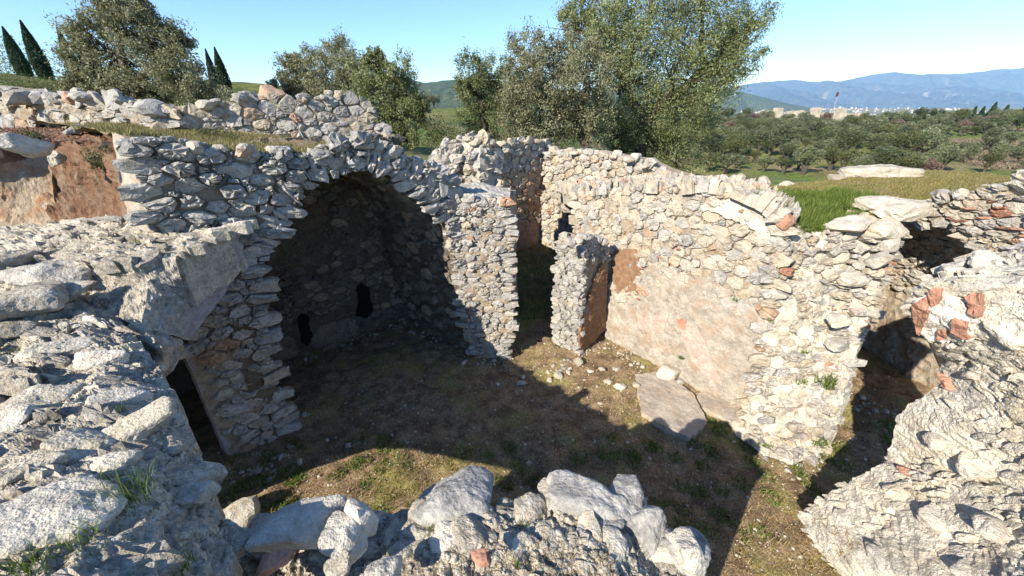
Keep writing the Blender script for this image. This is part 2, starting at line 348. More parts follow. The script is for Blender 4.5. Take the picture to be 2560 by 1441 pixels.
# ---- rubble: power-diagram cells, one stone per cell
def cells(sf, rmin, rmax, aspect, seed, power=2.0, margin=0.0, maxn=2600, keep=None):
    R = np.random.RandomState(seed); poly = [(a, b * aspect) for a, b in sf.poly]; pa = np.array(poly); lo, hi = pa.min(0), pa.max(0)
    pts = []; rad = []; miss = 0
    area = (hi - lo).prod(); tries = int(area / (rmin * rmin) * 3.2)
    cand = lo + R.rand(tries, 2) * (hi - lo); cr = rmin + (rmax - rmin) * R.rand(tries) ** (power + .5)
    order = np.argsort(-cr[:tries // 3]); idx = list(order) + list(range(tries // 3, tries))
    ok = inside(cand, pa); X = np.zeros((maxn, 2)); Rr = np.zeros(maxn); n = 0
    cell = rmax * 2; gridh = {}
    for k in idx:
        if not ok[k] or n >= maxn: continue
        p = cand[k]; r = cr[k]; gx, gy = int(p[0] // cell), int(p[1] // cell); bad = False
        for a in (-1, 0, 1):
            for b in (-1, 0, 1):
                for q in gridh.get((gx + a, gy + b), ()):
                    d2 = (X[q, 0] - p[0]) ** 2 + (X[q, 1] - p[1]) ** 2
                    if d2 < ((Rr[q] + r) * .72) ** 2: bad = True; break
                if bad: break
            if bad: break
        if bad: continue
        X[n] = p; Rr[n] = r; gridh.setdefault((gx, gy), []).append(n); n += 1
    X = X[:n]; Rr = Rr[:n]; out = []
    for i in range(n):
        d = X - X[i]; d2 = (d ** 2).sum(1); nb = np.where((d2 > 0) & (d2 < (Rr[i] + rmax * 2.2) ** 2))[0]
        nb = nb[np.argsort(d2[nb])][:14]
        r = Rr[i] * 2.3; c = [(r * math.cos(q * math.pi / 4 + .4), r * math.sin(q * math.pi / 4 + .4)) for q in range(8)]
        for j in nb:
            L = math.sqrt(d2[j]); nx, ny = d[j, 0] / L, d[j, 1] / L; off = (d2[j] + Rr[i] ** 2 - Rr[j] ** 2) / (2 * L)
            new = []; m_ = len(c)
            for q in range(m_):
                a, b = c[q], c[(q + 1) % m_]; da = a[0] * nx + a[1] * ny - off; db = b[0] * nx + b[1] * ny - off
                if da <= 0: new.append(a)
                if (da < 0) != (db < 0) and abs(da - db) > 1e-9:
                    t = da / (da - db); new.append((a[0] + (b[0] - a[0]) * t, a[1] + (b[1] - a[1]) * t))
            c = new
            if len(c) < 3: break
        if len(c) < 3: continue
        lim = Rr[i] * 1.65
        c = [(a * min(1, lim / max(1e-6, math.hypot(a, b))), b * min(1, lim / max(1e-6, math.hypot(a, b)))) for a, b in c]
        # drop near-duplicate corners
        cc = [c[0]]
        for q in c[1:]:
            if (q[0] - cc[-1][0]) ** 2 + (q[1] - cc[-1][1]) ** 2 > (.16 * Rr[i]) ** 2: cc.append(q)
        if len(cc) > 3 and (cc[0][0] - cc[-1][0]) ** 2 + (cc[0][1] - cc[-1][1]) ** 2 < (.16 * Rr[i]) ** 2: cc.pop()
        if len(cc) < 3: continue
        out.append(((X[i, 0], X[i, 1] / aspect), [(a, b / aspect) for a, b in cc], Rr[i]))
    return out
def stones_on(sf, rmin, rmax, aspect=1.4, seed=1, proud=(.02, .07), gap=.88, skip=.06, power=2.0, tilt=.22, keep=None, tone=None, rough=.2):
    R = random.Random(seed); res = []
    for (cu, cv), poly, r in cells(sf, rmin, rmax, aspect, seed, power):
        if R.random() < skip: continue
        P = sf.F([(cu, cv)])[0]
        if keep and not keep(P, R): continue
        e = .02; N = sf.nrm([(cu, cv)])[0]
        pu = sf.F([(cu + e, cv), (cu - e, cv), (cu, cv + e), (cu, cv - e)])
        Tu = pu[0] - pu[1]; Tv = pu[2] - pu[3]
        if np.linalg.norm(Tu) < 1e-6 or np.linalg.norm(Tv) < 1e-6: continue
        Tu /= np.linalg.norm(Tu); Tv = Tv / np.linalg.norm(Tv)
        hgt = R.uniform(*proud) * (.6 + .6 * min(1, r / max(rmax * .5, 1e-6))); tx, ty = R.uniform(-tilt, tilt), R.uniform(-tilt, tilt)
        pts = []; m_ = len(poly)
        for q in range(m_):                     # corners knocked off, sides broken
            a, b = poly[q], poly[(q + 1) % m_]
            for f in ((.07, .9) if m_ < 6 else (.05, .55)):
                pts.append((a[0] + (b[0] - a[0]) * f, a[1] + (b[1] - a[1]) * f))
        k = len(pts); V = []; g = gap * R.uniform(.92, 1.04)
        j1 = [R.uniform(1 - rough, 1 + rough * .3) for _ in range(k)]; j2 = [R.uniform(.74, .95) for _ in range(k)]
        sh = (R.uniform(-.15, .15) * r, R.uniform(-.15, .15) * r)
        for q in range(k):
            x, y = pts[q][0] * g * j1[q], pts[q][1] * g * j1[q]; V.append(P + Tu * x + Tv * y - N * .05)
        for q in range(k):
            x, y = pts[q][0] * g * j1[q], pts[q][1] * g * j1[q]
            V.append(P + Tu * x + Tv * y + N * (hgt * R.uniform(.45, .85) + .5 * (tx * x + ty * y)))
        for q in range(k):
            x, y = pts[q][0] * g * j2[q] + sh[0], pts[q][1] * g * j2[q] + sh[1]
            V.append(P + Tu * x + Tv * y + N * (hgt * R.uniform(.85, 1.12) + tx * x + ty * y))
        for q in range(k):
            f = R.uniform(.4, .62); x, y = pts[q][0] * g * f + sh[0], pts[q][1] * g * f + sh[1]
            V.append(P + Tu * x + Tv * y + N * (hgt * R.uniform(.8, 1.45) + tx * x + ty * y))
        V.append(P + Tu * sh[0] + Tv * sh[1] + N * (hgt * R.uniform(.85, 1.5)))
        F = []
        for q in range(k):
            w = (q + 1) % k; F += [(q, w, k + w, k + q), (k + q, k + w, 2 * k + w, 2 * k + q), (2 * k + q, 2 * k + w, 3 * k + w, 3 * k + q), (3 * k + q, 3 * k + w, 4 * k)]
        res.append((np.array(V), F, R.random() if tone is None else tone(P, R), P, r))
    return res
NFACES = [0]
def emit(th, stones, mat, name='stone', limit=300, stuff='small_rubble'):
    def size(s):
        u, v, d = proj(s[3]); sz = s[4] * 2 * FPX / max(d, .3) if d > 0 else 0
        if not (-60 < u < 2620 and -60 < v < 1500): sz *= .01
        return sz
    st = sorted(stones, key=size, reverse=True)
    th_n = th.get('_n', 0); room = max(0, limit - th_n)
    big = [s for s in st[:room] if size(s) > 9]; rest = st[len(big):]
    for V, F, t, P, r in big: obj(name, V, F, mat, th, t)
    th['_n'] = th_n + len(big)
    if rest:
        VV = []; FF = []; TT = []; o0 = 0
        for V, F, t, P, r in rest:
            VV.append(V); FF += [tuple(i + o0 for i in f) for f in F]; TT += [t] * len(V); o0 += len(V)
        obj(stuff, np.vstack(VV), FF, mat, th, np.array(TT), kind='stuff')
# ---- loose rocks: random convex blocks
def ico(sub):
    bm = bmesh.new(); bmesh.ops.create_icosphere(bm, subdivisions=sub, radius=1)
    V = np.array([v.co[:] for v in bm.verts]); F = [tuple(v.index for v in f.verts) for f in bm.faces]; bm.free(); return V, F
ICO = {k: ico(k) for k in (1, 2, 3, 4, 5)}
def rock_shape(seed, sub=2, planes=9, soft=14, nz=.06):
    R = np.random.RandomState(seed); D, F = ICO[sub]
    n = R.randn(planes, 3); n /= np.linalg.norm(n, axis=1)[:, None]; n = np.vstack([n, np.eye(3), -np.eye(3)])
    d = np.concatenate([R.uniform(.62, .95, planes), R.uniform(.75, 1.0, 6)])
    q = np.maximum(D @ n.T, 1e-3) / d                      # 1/r for each cutting plane
    inv = (q ** soft).sum(1) ** (1 / soft)
    r = 1 / inv
    V = D * r[:, None]
    if nz: V = V * (1 + nz * fbm(D + seed, 2.2, 4 if sub > 3 else 2, seed))[:, None]
    return V, F
def rock_at(name, mat, P, size, seed, parent=None, rot=None, sub=2, tone=None, nz=.06, planes=9, kind=None, smooth=False, bvh=False):
    V, F = rock_shape(seed, sub, planes, 14, nz); R = random.Random(seed)
    M = Matrix.Rotation(R.uniform(0, 6.28) if rot is None else rot[2], 3, 'Z') @ Matrix.Rotation(R.uniform(-.3, .3) if rot is None else rot[1], 3, 'Y') @ Matrix.Rotation(R.uniform(-.3, .3) if rot is None else rot[0], 3, 'X')
    V = (V * np.array(size)) @ np.array(M).T + np.array(P)
    if sub >= 4: 
        c = np.array(P); n = V - c; n /= np.linalg.norm(n, axis=1)[:, None] + 1e-9
        f1, f2, i = worley(V, 9 / max(.2, max(size)) * .35, seed)
        V = V + n * (fbm(V, 5, 5, seed, .6) * .018 + np.minimum(f2 - f1, .15) * .06 * max(size))[:, None]
    return obj(name, V, F, mat, parent, R.random() if tone is None else tone, origin=np.array(P) - np.array([0, 0, size[2] * .5]), smooth=smooth, bvh=bvh)
def rocks_join(name, mat, items, parent, seed=0, sub=1, kind='stuff'):
    VV = []; FF = []; TT = []; o0 = 0; R = random.Random(seed)
    shapes = [rock_shape(seed * 31 + k, sub, 7, 14, 0) for k in range(14)]
    for P, s in items:
        V, F = R.choice(shapes); a = R.uniform(0, 6.28); ca, sa = math.cos(a), math.sin(a)
        sx = s * R.uniform(.7, 1.3); sy = s * R.uniform(.7, 1.2); sz = s * R.uniform(.4, .9)
        Q = V * np.array([sx, sy, sz]); Q = np.stack([Q[:, 0] * ca - Q[:, 1] * sa, Q[:, 0] * sa + Q[:, 1] * ca, Q[:, 2] + Q[:, 0] * R.uniform(-.3, .3)], 1) + np.array(P)
        VV.append(Q); FF += [(f[0] + o0, f[1] + o0, f[2] + o0) for f in F]; TT += [R.random()] * len(V); o0 += len(V)
    if not VV: return None
    return obj(name, np.vstack(VV), np.array(FF), mat, parent, np.array(TT), kind=kind)
def crest(th, pts, size, n_per_m, mat, seed, spread=.12, name='stone', flat=.7, zoff=0, sub=2):
    """capping stones along a polyline of points"""
    R = random.Random(seed); pts = [np.array(p) for p in pts]
    for a, b in zip(pts, pts[1:]):
        L = np.linalg.norm(b - a); n = max(1, int(L * n_per_m))
        for q in range(n):
            p = a + (b - a) * ((q + R.random()) / n); p = p + np.array([R.uniform(-spread, spread), R.uniform(-spread, spread), R.uniform(-.03, .03) + zoff])
            s = size * R.uniform(.5, 1.2)
            rock_at(name, mat, p, (s, s * R.uniform(.6, 1), s * R.uniform(.4, flat)), R.randint(0, 10 ** 6), th, sub=sub, nz=.05)
            th['_n'] = th.get('_n', 0) + 1
def ground_z(x, y): return 0
# ================================================================== THE SETTING: ground
def grid_xy(x0, x1, y0, y1, st):
    gx, gy = np.meshgrid(np.arange(x0, x1 + st / 2, st), np.arange(y0, y1 + st / 2, st)); h, w = gx.shape
    idx = np.arange(h * w).reshape(h, w)
    F = np.stack([idx[:-1, :-1].ravel(), idx[:-1, 1:].ravel(), idx[1:, 1:].ravel(), idx[1:, :-1].ravel()], 1)
    return np.stack([gx.ravel(), gy.ravel(), np.zeros(h * w)], 1), F
def floor_h(P):
    Q = P.copy(); Q[:, 2] = 0; x, y = P[:, 0], P[:, 1]
    z = .05 * fbm(Q, .9, 3, 5) + .025 * fbm(Q, 4, 4, 8) + .012 * fbm(Q, 17, 3, 9)
    z += .5 * np.clip((y - 6.5) / 4, 0, 1) * np.clip((x + .8) / .8, 0, 1)
    return z
V, F = grid_xy(-9, 9, -7, 13, .045); V[:, 2] = floor_h(V)
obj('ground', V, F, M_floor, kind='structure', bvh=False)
def floor_pt(x, y): return np.array([x, y, floor_h(np.array([[x, y, 0.]]))[0]])
def px_floor(u, v):
    p = PZ(u, v, 0); z = floor_h(p[None])[0]; p = PZ(u, v, z); return p
# wide terrain from spot heights
CP = np.array([(-20, 12, 4.6), (-14, 16, 4.9), (-10, 14, 4.1), (-30, 20, 6.3), (-60, 45, 8.0), (-25, 40, 6.6), (-12, 30, 4.6), (-8, 50, 4.6), (-3, 13, 2.6), (2.7, 13.5, 2.9), (0, 18, 2.5), (6, 16, 2.0), (-3, 25, 3.1), (0, 60, 2.6),
    (-5, 100, 3.3), (-20, 160, 4.6), (8, 12, 2.4), (12, 14, .8), (10, 22, -1.2), (14, 30, -3.0), (22, 42, -6), (32, 60, -9), (15, 62, -6.5), (50, 70, -9.5), (30, 80, -8.2), (60, 90, -7.6), (45, 45, -6.5), (30, 25, -3), (70, 60, -6), (100, 90, -6), (150, 130, -4),
    (40, 110, -5.2), (70, 120, -4.8), (30, 130, -3.6), (100, 150, -3.2), (60, 160, -1.8), (90, 200, .8), (60, 200, .8), (130, 220, 1.4), (150, 180, .5), (200, 260, 1.0), (60, 230, 1.0), (10, 230, 2.0), (-60, 200, 7), (-120, 100, 10), (-150, 250, 10),
    (0, -10, -.4), (-15, -10, -.6), (15, -10, -.4), (-40, -30, -1), (40, -30, -1), (18, 6, 1.5), (-20, 2, .4), (0, 0, -.5), (-6, -4, -.5), (20, 12, .5), (150, 50, -4), (-60, 0, 2), (250, 120, 0), (250, 330, -1), (0, 330, 2), (-250, 330, 14), (-250, 0, 8), (0, -250, 0), (250, -250, 0), (-250, -250, 4)], float)
def land_h(x, y):
    x = np.atleast_1d(np.asarray(x, float)); y = np.atleast_1d(np.asarray(y, float)); out = np.zeros(len(x))
    for s in range(0, len(x), 20000):
        X, Y = x[s:s + 20000], y[s:s + 20000]
        d2 = (X[:, None] - CP[None, :, 0]) ** 2 + (Y[:, None] - CP[None, :, 1]) ** 2 + 2.0
        w = 1 / d2 ** 1.7; out[s:s + 20000] = (w * CP[None, :, 2]).sum(1) / w.sum(1)
    P = np.stack([x, y, x * 0], 1); r = np.hypot(x, y)
    out = out + np.clip(r / 60, .1, 1.2) * (.35 * fbm(P, .06, 3, 40) + .12 * fbm(P, .4, 3, 41))
    pit = np.clip((np.minimum(np.minimum(x + 9, 8.5 - x), np.minimum(y + 7, 11.8 - .25 * x - y))) / .8, 0, 1)
    lf = np.clip((y - 4.5) / 1, 0, 1) * np.clip((-x - 2.2) / 1, 0, 1)
    out = out * (1 - pit) + (-.7) * pit
    return out
def radial_mesh(rs, na, hf):
    V = []; 
    for r in rs:
        a = np.linspace(0, 2 * np.pi, na, endpoint=False); V.append(np.stack([r * np.sin(a), r * np.cos(a)], 1))
    V = np.vstack(V); z = hf(V[:, 0], V[:, 1]); n = len(rs)
    F = np.array([(i * na + j, i * na + (j + 1) % na, (i + 1) * na + (j + 1) % na, (i + 1) * na + j) for i in range(n - 1) for j in range(na)])
    return np.column_stack([V, z]), F
V, F = radial_mesh(list(np.geomspace(8.5, 330, 120)), 420, land_h)
obj('terrain', V, F, M_land, kind='structure', bvh=True, smooth=True)
def plain_h(x, y):
    r = np.hypot(x, y); P = np.stack([x, y, x * 0], 1)
    z = np.interp(r, [300, 420, 700, 1500, 3000, 5000, 60000], [-3, -10, -16, -18, 4, 34, 40]); k = np.clip((300 - r) / 60, 0, 1)
    lefthill = np.clip((-x / np.maximum(r, 1)) * 1.5, 0, 1) * np.clip((2500 - r) / 1500, 0, 1) * 12
    return z + 4 * fbm(P, .004, 3, 77) * np.clip((r - 350) / 400, 0, 1) + lefthill
V, F = radial_mesh(list(np.geomspace(300, 40000, 50)), 240, plain_h)
obj('plain', V, F, M_plain, kind='structure', smooth=True)
# mountains: traced skylines carried to their own distance, with foothills in front and slopes behind
def range_mesh(name, sky, dist, base_z, depth, mat, seed, gul=.12, nu=260, nr=44, bdist=None):
    us = np.array([p[0] for p in sky], float); vs = np.array([p[1] for p in sky], float)
    U = np.linspace(us[0], us[-1], nu); Vv = np.interp(U, us, vs)
    top = np.array([PY(u, v, dist) for u, v in zip(U, Vv)]); V = []
    R1 = np.linspace(0, 1, nr)
    for t in R1:
        y = dist - depth * (1 - t); f = t ** 1.35
        p = top.copy(); p[:, 1] = y; p[:, 0] = top[:, 0] * (1 - .0 * (1 - t)); p[:, 2] = base_z + (top[:, 2] - base_z) * f
        V.append(p)
    for t in (.3, 1.0):
        p = top.copy(); p[:, 1] = dist + depth * t; p[:, 2] = base_z + (top[:, 2] - base_z) * (1 - t); V.append(p)
    V = np.vstack(V); hh = float(np.ptp(top[:, 2]) + top[:, 2].mean() - base_z) * .5
    t = np.concatenate([np.repeat(R1, nu), np.repeat([0, 0], nu)])
    g = (np.abs(fbm(V * np.array([1, .45, 0]), 2.5 / depth * 2, 5, seed)) * -2 + .7) * hh * gul * np.sin(np.pi * np.clip(t, 0, 1)) ** .7
    V[:, 2] += g + np.where(t > .97, fbm(V, 30 / depth, 3, seed) * hh * .012, 0)
    rows = nr + 2
    F = np.array([(i * nu + j, i * nu + j + 1, (i + 1) * nu + j + 1, (i + 1) * nu + j) for i in range(rows - 1) for j in range(nu - 1)])
    return obj(name, V, F, mat, kind='structure', smooth=True)
range_mesh('mountain_range', [(1300, 262), (1500, 245), (1700, 232), (1780, 225), (1845, 214), (1920, 204), (1985, 199), (2040, 205), (2080, 208), (2130, 197), (2180, 186), (2235, 180), (2300, 187), (2400, 184), (2440, 180), (2500, 173), (2560, 170), (2700, 178), (3000, 200), (3400, 240)], 9500, -60, 4200, M_mount, 3, .4, 420, 60)
range_mesh('foothill', [(1500, 215), (1640, 206), (1750, 214), (1830, 224), (1880, 236), (1950, 254), (2010, 268), (2060, 280), (2120, 292)], 3300, -60, 900, M_hill, 5, .1)
range_mesh('wooded_hill', [(700, 232), (850, 200), (950, 190), (1000, 192), (1060, 207), (1110, 201), (1160, 199), (1260, 205), (1400, 222), (1550, 250), (1700, 270)], 1700, -25, 900, M_hill, 6, .12)
range_mesh('hill', [(480, 245), (590, 226), (640, 219), (700, 214), (800, 225), (900, 240)], 420, 2, 150, M_hill, 8, .05)

# ================================================================== THE RUIN
def add_base(th, sf, step, disp, mat, name='wall_core', **k):
    V, F, t = base_mesh(sf, step, disp, **k); return obj(name, V, F, mat, th, t, bvh=True)
# ---- facade with the broken barrel vault behind it
NF, CF = (-.625, .78), 5.19
pf = lambda u, v: PN(u, v, NF, CF)
fac_px = [(345, 368), (420, 348), (500, 366), (600, 386), (700, 386), (765, 385), (830, 362), (885, 352), (960, 376), (1010, 396), (1070, 408), (1112, 440), (1140, 490), (1150, 560), (1150, 640),
          (1130, 600), (1108, 545), (1050, 482), (985, 438), (920, 419), (800, 437), (752, 475), (722, 520), (690, 590), (655, 640), (650, 760), (668, 900), (700, 1000), (722, 1090), (690, 1140), (600, 1175), (575, 1150), (460, 885), (500, 800), (560, 740), (598, 650), (604, 560), (400, 575), (378, 560)]
th_v = thing('vaulted_chamber', 'tall rubble facade with a wide dark arch opening into a sooty barrel vaulted room', 'ruin', pf(690, 1140))
sf_fac = Plane(fac_px, NF, CF)
add_base(th_v, sf_fac, .06, d_mortar(.035, 4, 11), M_mortf, thick=.38)
def warm_low(P, R): return min(.999, max(0, R.gauss(.35 if P[2] > 2.3 else .66, .2)))
emit(th_v, stones_on(sf_fac, .028, .15, 1.6, 21, (.02, .09), .97, .03, 1.3, tone=warm_low, tilt=.4, keep=lambda P, R: proj(P)[1] < 870 or proj(P)[0] > 488 + (proj(P)[1] - 885) * .434), M_face, limit=170)
# arch stones set radially round the opening
arch = [(640, 650), (668, 610), (700, 545), (725, 505), (752, 465), (800, 425), (860, 402), (920, 400), (985, 420), (1050, 465), (1108, 525), (1130, 580)]
cen = pf(900, 640); R = random.Random(5)
for a, b in zip(arch, arch[1:]):
    pa, pb = pf(*a), pf(*b); n = max(2, int(np.linalg.norm(pb - pa) / .085))
    for q in range(n):
        p = pa + (pb - pa) * ((q + R.uniform(.2, .8)) / n); d = p - cen; d /= np.linalg.norm(d); p = p + d * R.uniform(.02, .12)
        tg = np.cross(d, sf_fac.N); V, F = rock_shape(R.randint(0, 9999), 2, 7, 16, .05)
        M = np.stack([d * R.uniform(.10, .17), tg * R.uniform(.018, .042), sf_fac.N * R.uniform(.07, .11)], 0)
        obj('arch_stone', V @ M + p, F, M_face, th_v, R.random()); th_v['_n'] += 1
# left flank of the facade, lime plastered
sf = Grid([[PT(283, 326, 4.0), pf(345, 366)], [PT(305, 450, 4.1), pf(362, 460)], [PT(325, 575, 4.2), pf(384, 580)]])
add_base(th_v, sf, .05, d_rock(.02, 9, 12, 1, .03), M_plast, name='plaster')
# interior: barrel vault and side wall, lofted from the arch to the end wall
NB, CB = (-.66, .752), 7.22
bdir = np.array([-.77, .64, 0]); bdir /= np.linalg.norm(bdir)
intr = [(1200, 897), (1165, 800), (1147, 700), (1132, 605), (1108, 548), (1050, 484), (985, 440), (920, 421), (860, 426), (800, 439), (752, 478), (722, 523), (690, 592), (657, 642), (652, 760), (670, 900), (722, 1090)]
fr = [pf(*p) for p in intr]; bk = [p + bdir * ((CB - (p[0] * NB[0] + p[1] * NB[1])) / (bdir[0] * NB[0] + bdir[1] * NB[1])) for p in fr]
fr = [p - bdir * .0 for p in fr]
sfv = Grid([fr[:9], bk[:9]]); cv = np.mean([p for p in fr], 0) + bdir * 1.2
sfv.flip = ((cv - sfv.F([(sfv.Lu * .3, sfv.Lv * .5)])[0]) @ sfv.nrm([(sfv.Lu * .3, sfv.Lv * .5)])[0]) < 0
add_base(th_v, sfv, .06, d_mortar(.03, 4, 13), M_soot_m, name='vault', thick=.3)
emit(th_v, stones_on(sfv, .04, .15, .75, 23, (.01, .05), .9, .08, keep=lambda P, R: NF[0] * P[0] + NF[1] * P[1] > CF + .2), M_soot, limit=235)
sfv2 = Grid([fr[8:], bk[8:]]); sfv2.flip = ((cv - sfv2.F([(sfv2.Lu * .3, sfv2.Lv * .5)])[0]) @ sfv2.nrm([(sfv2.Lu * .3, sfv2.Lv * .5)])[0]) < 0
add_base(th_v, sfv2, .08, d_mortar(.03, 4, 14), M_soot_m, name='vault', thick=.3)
eb = [(-2.2, 7.68, -.1), (-2.2, 7.68, 3.75), (-5.2, 5.05, 3.75), (-5.2, 5.05, -.1)]
sfb = Plane(None, NB, CB, pts=eb)
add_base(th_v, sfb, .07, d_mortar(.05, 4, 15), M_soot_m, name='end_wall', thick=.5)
def no_hole(P, R):
    u, v, d = proj(P)
    if inside([(u, v)], [(735, 780), (785, 790), (785, 865), (740, 865)])[0] or inside([(u, v)], [(885, 700), (935, 710), (930, 800), (880, 800)])[0]: return False
    if v > 820 - (u - 650) * .12: return R.random() < .25
    if inside([(u, v)], [(660, 560), (800, 500), (860, 600), (800, 690), (660, 690)])[0]: return R.random() < .15
    return True
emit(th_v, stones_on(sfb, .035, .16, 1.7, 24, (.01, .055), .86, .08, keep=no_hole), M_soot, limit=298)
def sheet(th, px, n, c, mat, name, proud=.03, step=.05, disp=None, thick=.04):
    s = Plane(px, n, c - proud * math.hypot(*n)); return add_base(th, s, step, disp or d_rock(.008, 8, 3, 1, .01), mat, name=name, thick=thick, edge_jit=.012)
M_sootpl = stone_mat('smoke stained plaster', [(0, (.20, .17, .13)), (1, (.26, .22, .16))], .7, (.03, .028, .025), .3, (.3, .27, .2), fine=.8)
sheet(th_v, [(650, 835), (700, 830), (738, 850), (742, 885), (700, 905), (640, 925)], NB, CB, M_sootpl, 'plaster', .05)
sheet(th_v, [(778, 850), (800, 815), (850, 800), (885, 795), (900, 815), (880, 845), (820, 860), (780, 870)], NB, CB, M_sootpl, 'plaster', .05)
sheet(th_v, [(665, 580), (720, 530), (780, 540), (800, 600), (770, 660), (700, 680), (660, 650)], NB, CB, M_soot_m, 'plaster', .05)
m, nt_, b_, pos_ = new_mat('black niche shade'); b_.inputs['Base Color'].default_value = (.008, .007, .006, 1); M_black = m
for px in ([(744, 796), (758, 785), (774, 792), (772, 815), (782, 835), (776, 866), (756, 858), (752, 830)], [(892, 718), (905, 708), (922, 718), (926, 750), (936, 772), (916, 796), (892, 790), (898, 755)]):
    sheet(th_v, px, NB, CB, M_black, 'recess', .055, .04)  # flat black sheets painted in for the shade inside two niches
# pier at the right of the arch
NP, CPr = (.06, .998), 5.86
th_v['_n'] = 298
pier_px = [(1128, 498), (1200, 500), (1272, 508), (1278, 600), (1274, 700), (1280, 800), (1264, 893), (1200, 899), (1166, 845), (1146, 700), (1134, 600)]
th_p = thing('arch_pier', 'shaggy rubble pier with moss and white stones on its top between arch and passage', 'pier', PN(1230, 893, NP, CPr))
sfp = Plane(pier_px, NP, CPr)
add_base(th_p, sfp, .05, d_mortar(.04, 5, 31), M_mortf, back=(.12, 1.1, 0))
emit(th_p, stones_on(sfp, .03, .12, 1.7, 32, (.01, .07), .96, .04, 1.4, tilt=.3, tone=lambda P, R: min(.999, max(0, R.gauss(.5, .25)))), M_face, limit=260)
pn = lambda u, v: PN(u, v, NP, CPr)
sfpt = Grid([[pn(1128, 500) + (0, .9, .1), pn(1200, 500) + (0, .9, .1), pn(1275, 506) + (0, .9, .05)], [pn(1128, 500), pn(1200, 503), pn(1275, 508)]])
add_base(th_p, sfpt, .05, d_rock(.04, 6, 33), M_face, name='top')
for u, v, s in ((1160, 508, .14), (1200, 514, .12), (1245, 512, .13), (1225, 500, .09), (1262, 520, .08), (1140, 505, .08)):
    rock_at('stone', M_near2 if s > .12 else M_bould, pn(u, v) + (0, .05, .03), (s, s * .8, s * .5), int(u + v), th_p, sub=3)
# ---- vault top and the dry plateau behind it
th_g = None
pl_front = [pf(-60, 330), pf(120, 330), PT(283, 326, 4.0), pf(345, 366), pf(500, 372), pf(620, 388), pf(765, 388), pf(885, 358), pf(1000, 398), pf(1120, 470)]
pl_front[0] = PZ(-150, 335, 3.86); pl_front[1] = PZ(120, 318, 3.88)
pl_mid = [PZ(-150, 312, 3.9), PZ(120, 305, 3.9), PZ(290, 308, 3.92), PZ(400, 325, 3.88), PZ(520, 350, 3.78), (-2.9, 5.8, 3.72), (-2.5, 6.1, 3.66), (-2.2, 6.3, 3.7), (-1.8, 6.5, 3.45), (-1.2, 6.7, 3.05)]
pl_back = [PZ(-150, 292, 4.02), (-8.5, 7.6, 4.0), (-7.4, 8.0, 3.98), (-6.6, 8.1, 3.95), (-5.6, 8.4, 3.85), (-4.8, 8.8, 3.7), (-4.2, 9.1, 3.5), (-3.5, 9.4, 3.3), (-2.8, 9.8, 2.9), (-2.0, 9.5, 2.5)]
M_plat = ground_mat('dry stony turf', (.33, .27, .12), (.36, .3, .2), (.2, .2, .07), 1.5, .52, .66)
sf_pl = Grid([pl_back, pl_mid, pl_front])
V, F, t = base_mesh(sf_pl, .09, lambda P: (.05 * fbm(P, 1.5, 4, 3), .5 + 0 * P[:, 0]), back=(0, .35, -.08))
obj('turf_terrace', V, F, M_plat, kind='structure', bvh=True)
R = random.Random(12)
crest(th_v, [pf(350, 366) + (0, 0, .02), pf(500, 366), pf(620, 384), pf(765, 386), pf(830, 364), pf(885, 356), pf(960, 380), pf(1070, 408), pf(1125, 470)], .10, 6, M_face, 41, .06, 'cap_stone')
for u, v, sx, sy, sz, sd_, back in ((375, 372, .26, .2, .10, 1, .15), (475, 385, .2, .15, .1, 2, .05), (575, 420, .18, .1, .07, 3, 0), (700, 385, .15, .12, .1, 4, .1), (800, 388, .14, .1, .12, 5, 0), (855, 372, .15, .1, .12, 6, .05), (940, 380, .17, .12, .08, 7, .1), (1040, 420, .1, .08, .2, 8, 0), (1075, 445, .1, .08, .22, 9, 0), (1105, 465, .1, .08, .2, 10, 0), (1130, 490, .1, .08, .16, 11, 0)):
    rock_at('cap_stone', M_face, pf(u, v) - sf_fac.N * back + np.array([0, 0, .0]), (sx, sy, sz), sd_ + 700, th_v, rot=(R.uniform(-.2, .2), R.uniform(-.2, .2), .67), sub=3, tone=.45)
sf = Grid([[(-6.3, 5.5, 3.0), (-3.9, 5.1, 3.0)], [(-6.9, 4.9, 0), (-4.6, 5.9, 0)]])
# wall behind the low doorway
sf = Grid([[(-7.0, 3.6, 2.5), (-4.9, 5.35, 2.9)], [(-7.0, 3.6, -.1), (-4.9, 5.35, -.1)]])
add_base(th_v, sf, .12, d_mortar(.04, 4, 17), M_soot_m, name='end_wall')
# doorway reveal of the left pier
sf = Grid([[pf(455, 880) + bdir * .25, pf(462, 880)], [pf(510, 1000) + bdir * .25, pf(515, 1000)], [pf(575, 1160) + bdir * .25, pf(580, 1160)]])
add_base(th_v, sf, .04, d_rock(.012, 7, 18, 1, .02), M_plastw, name='plaster')

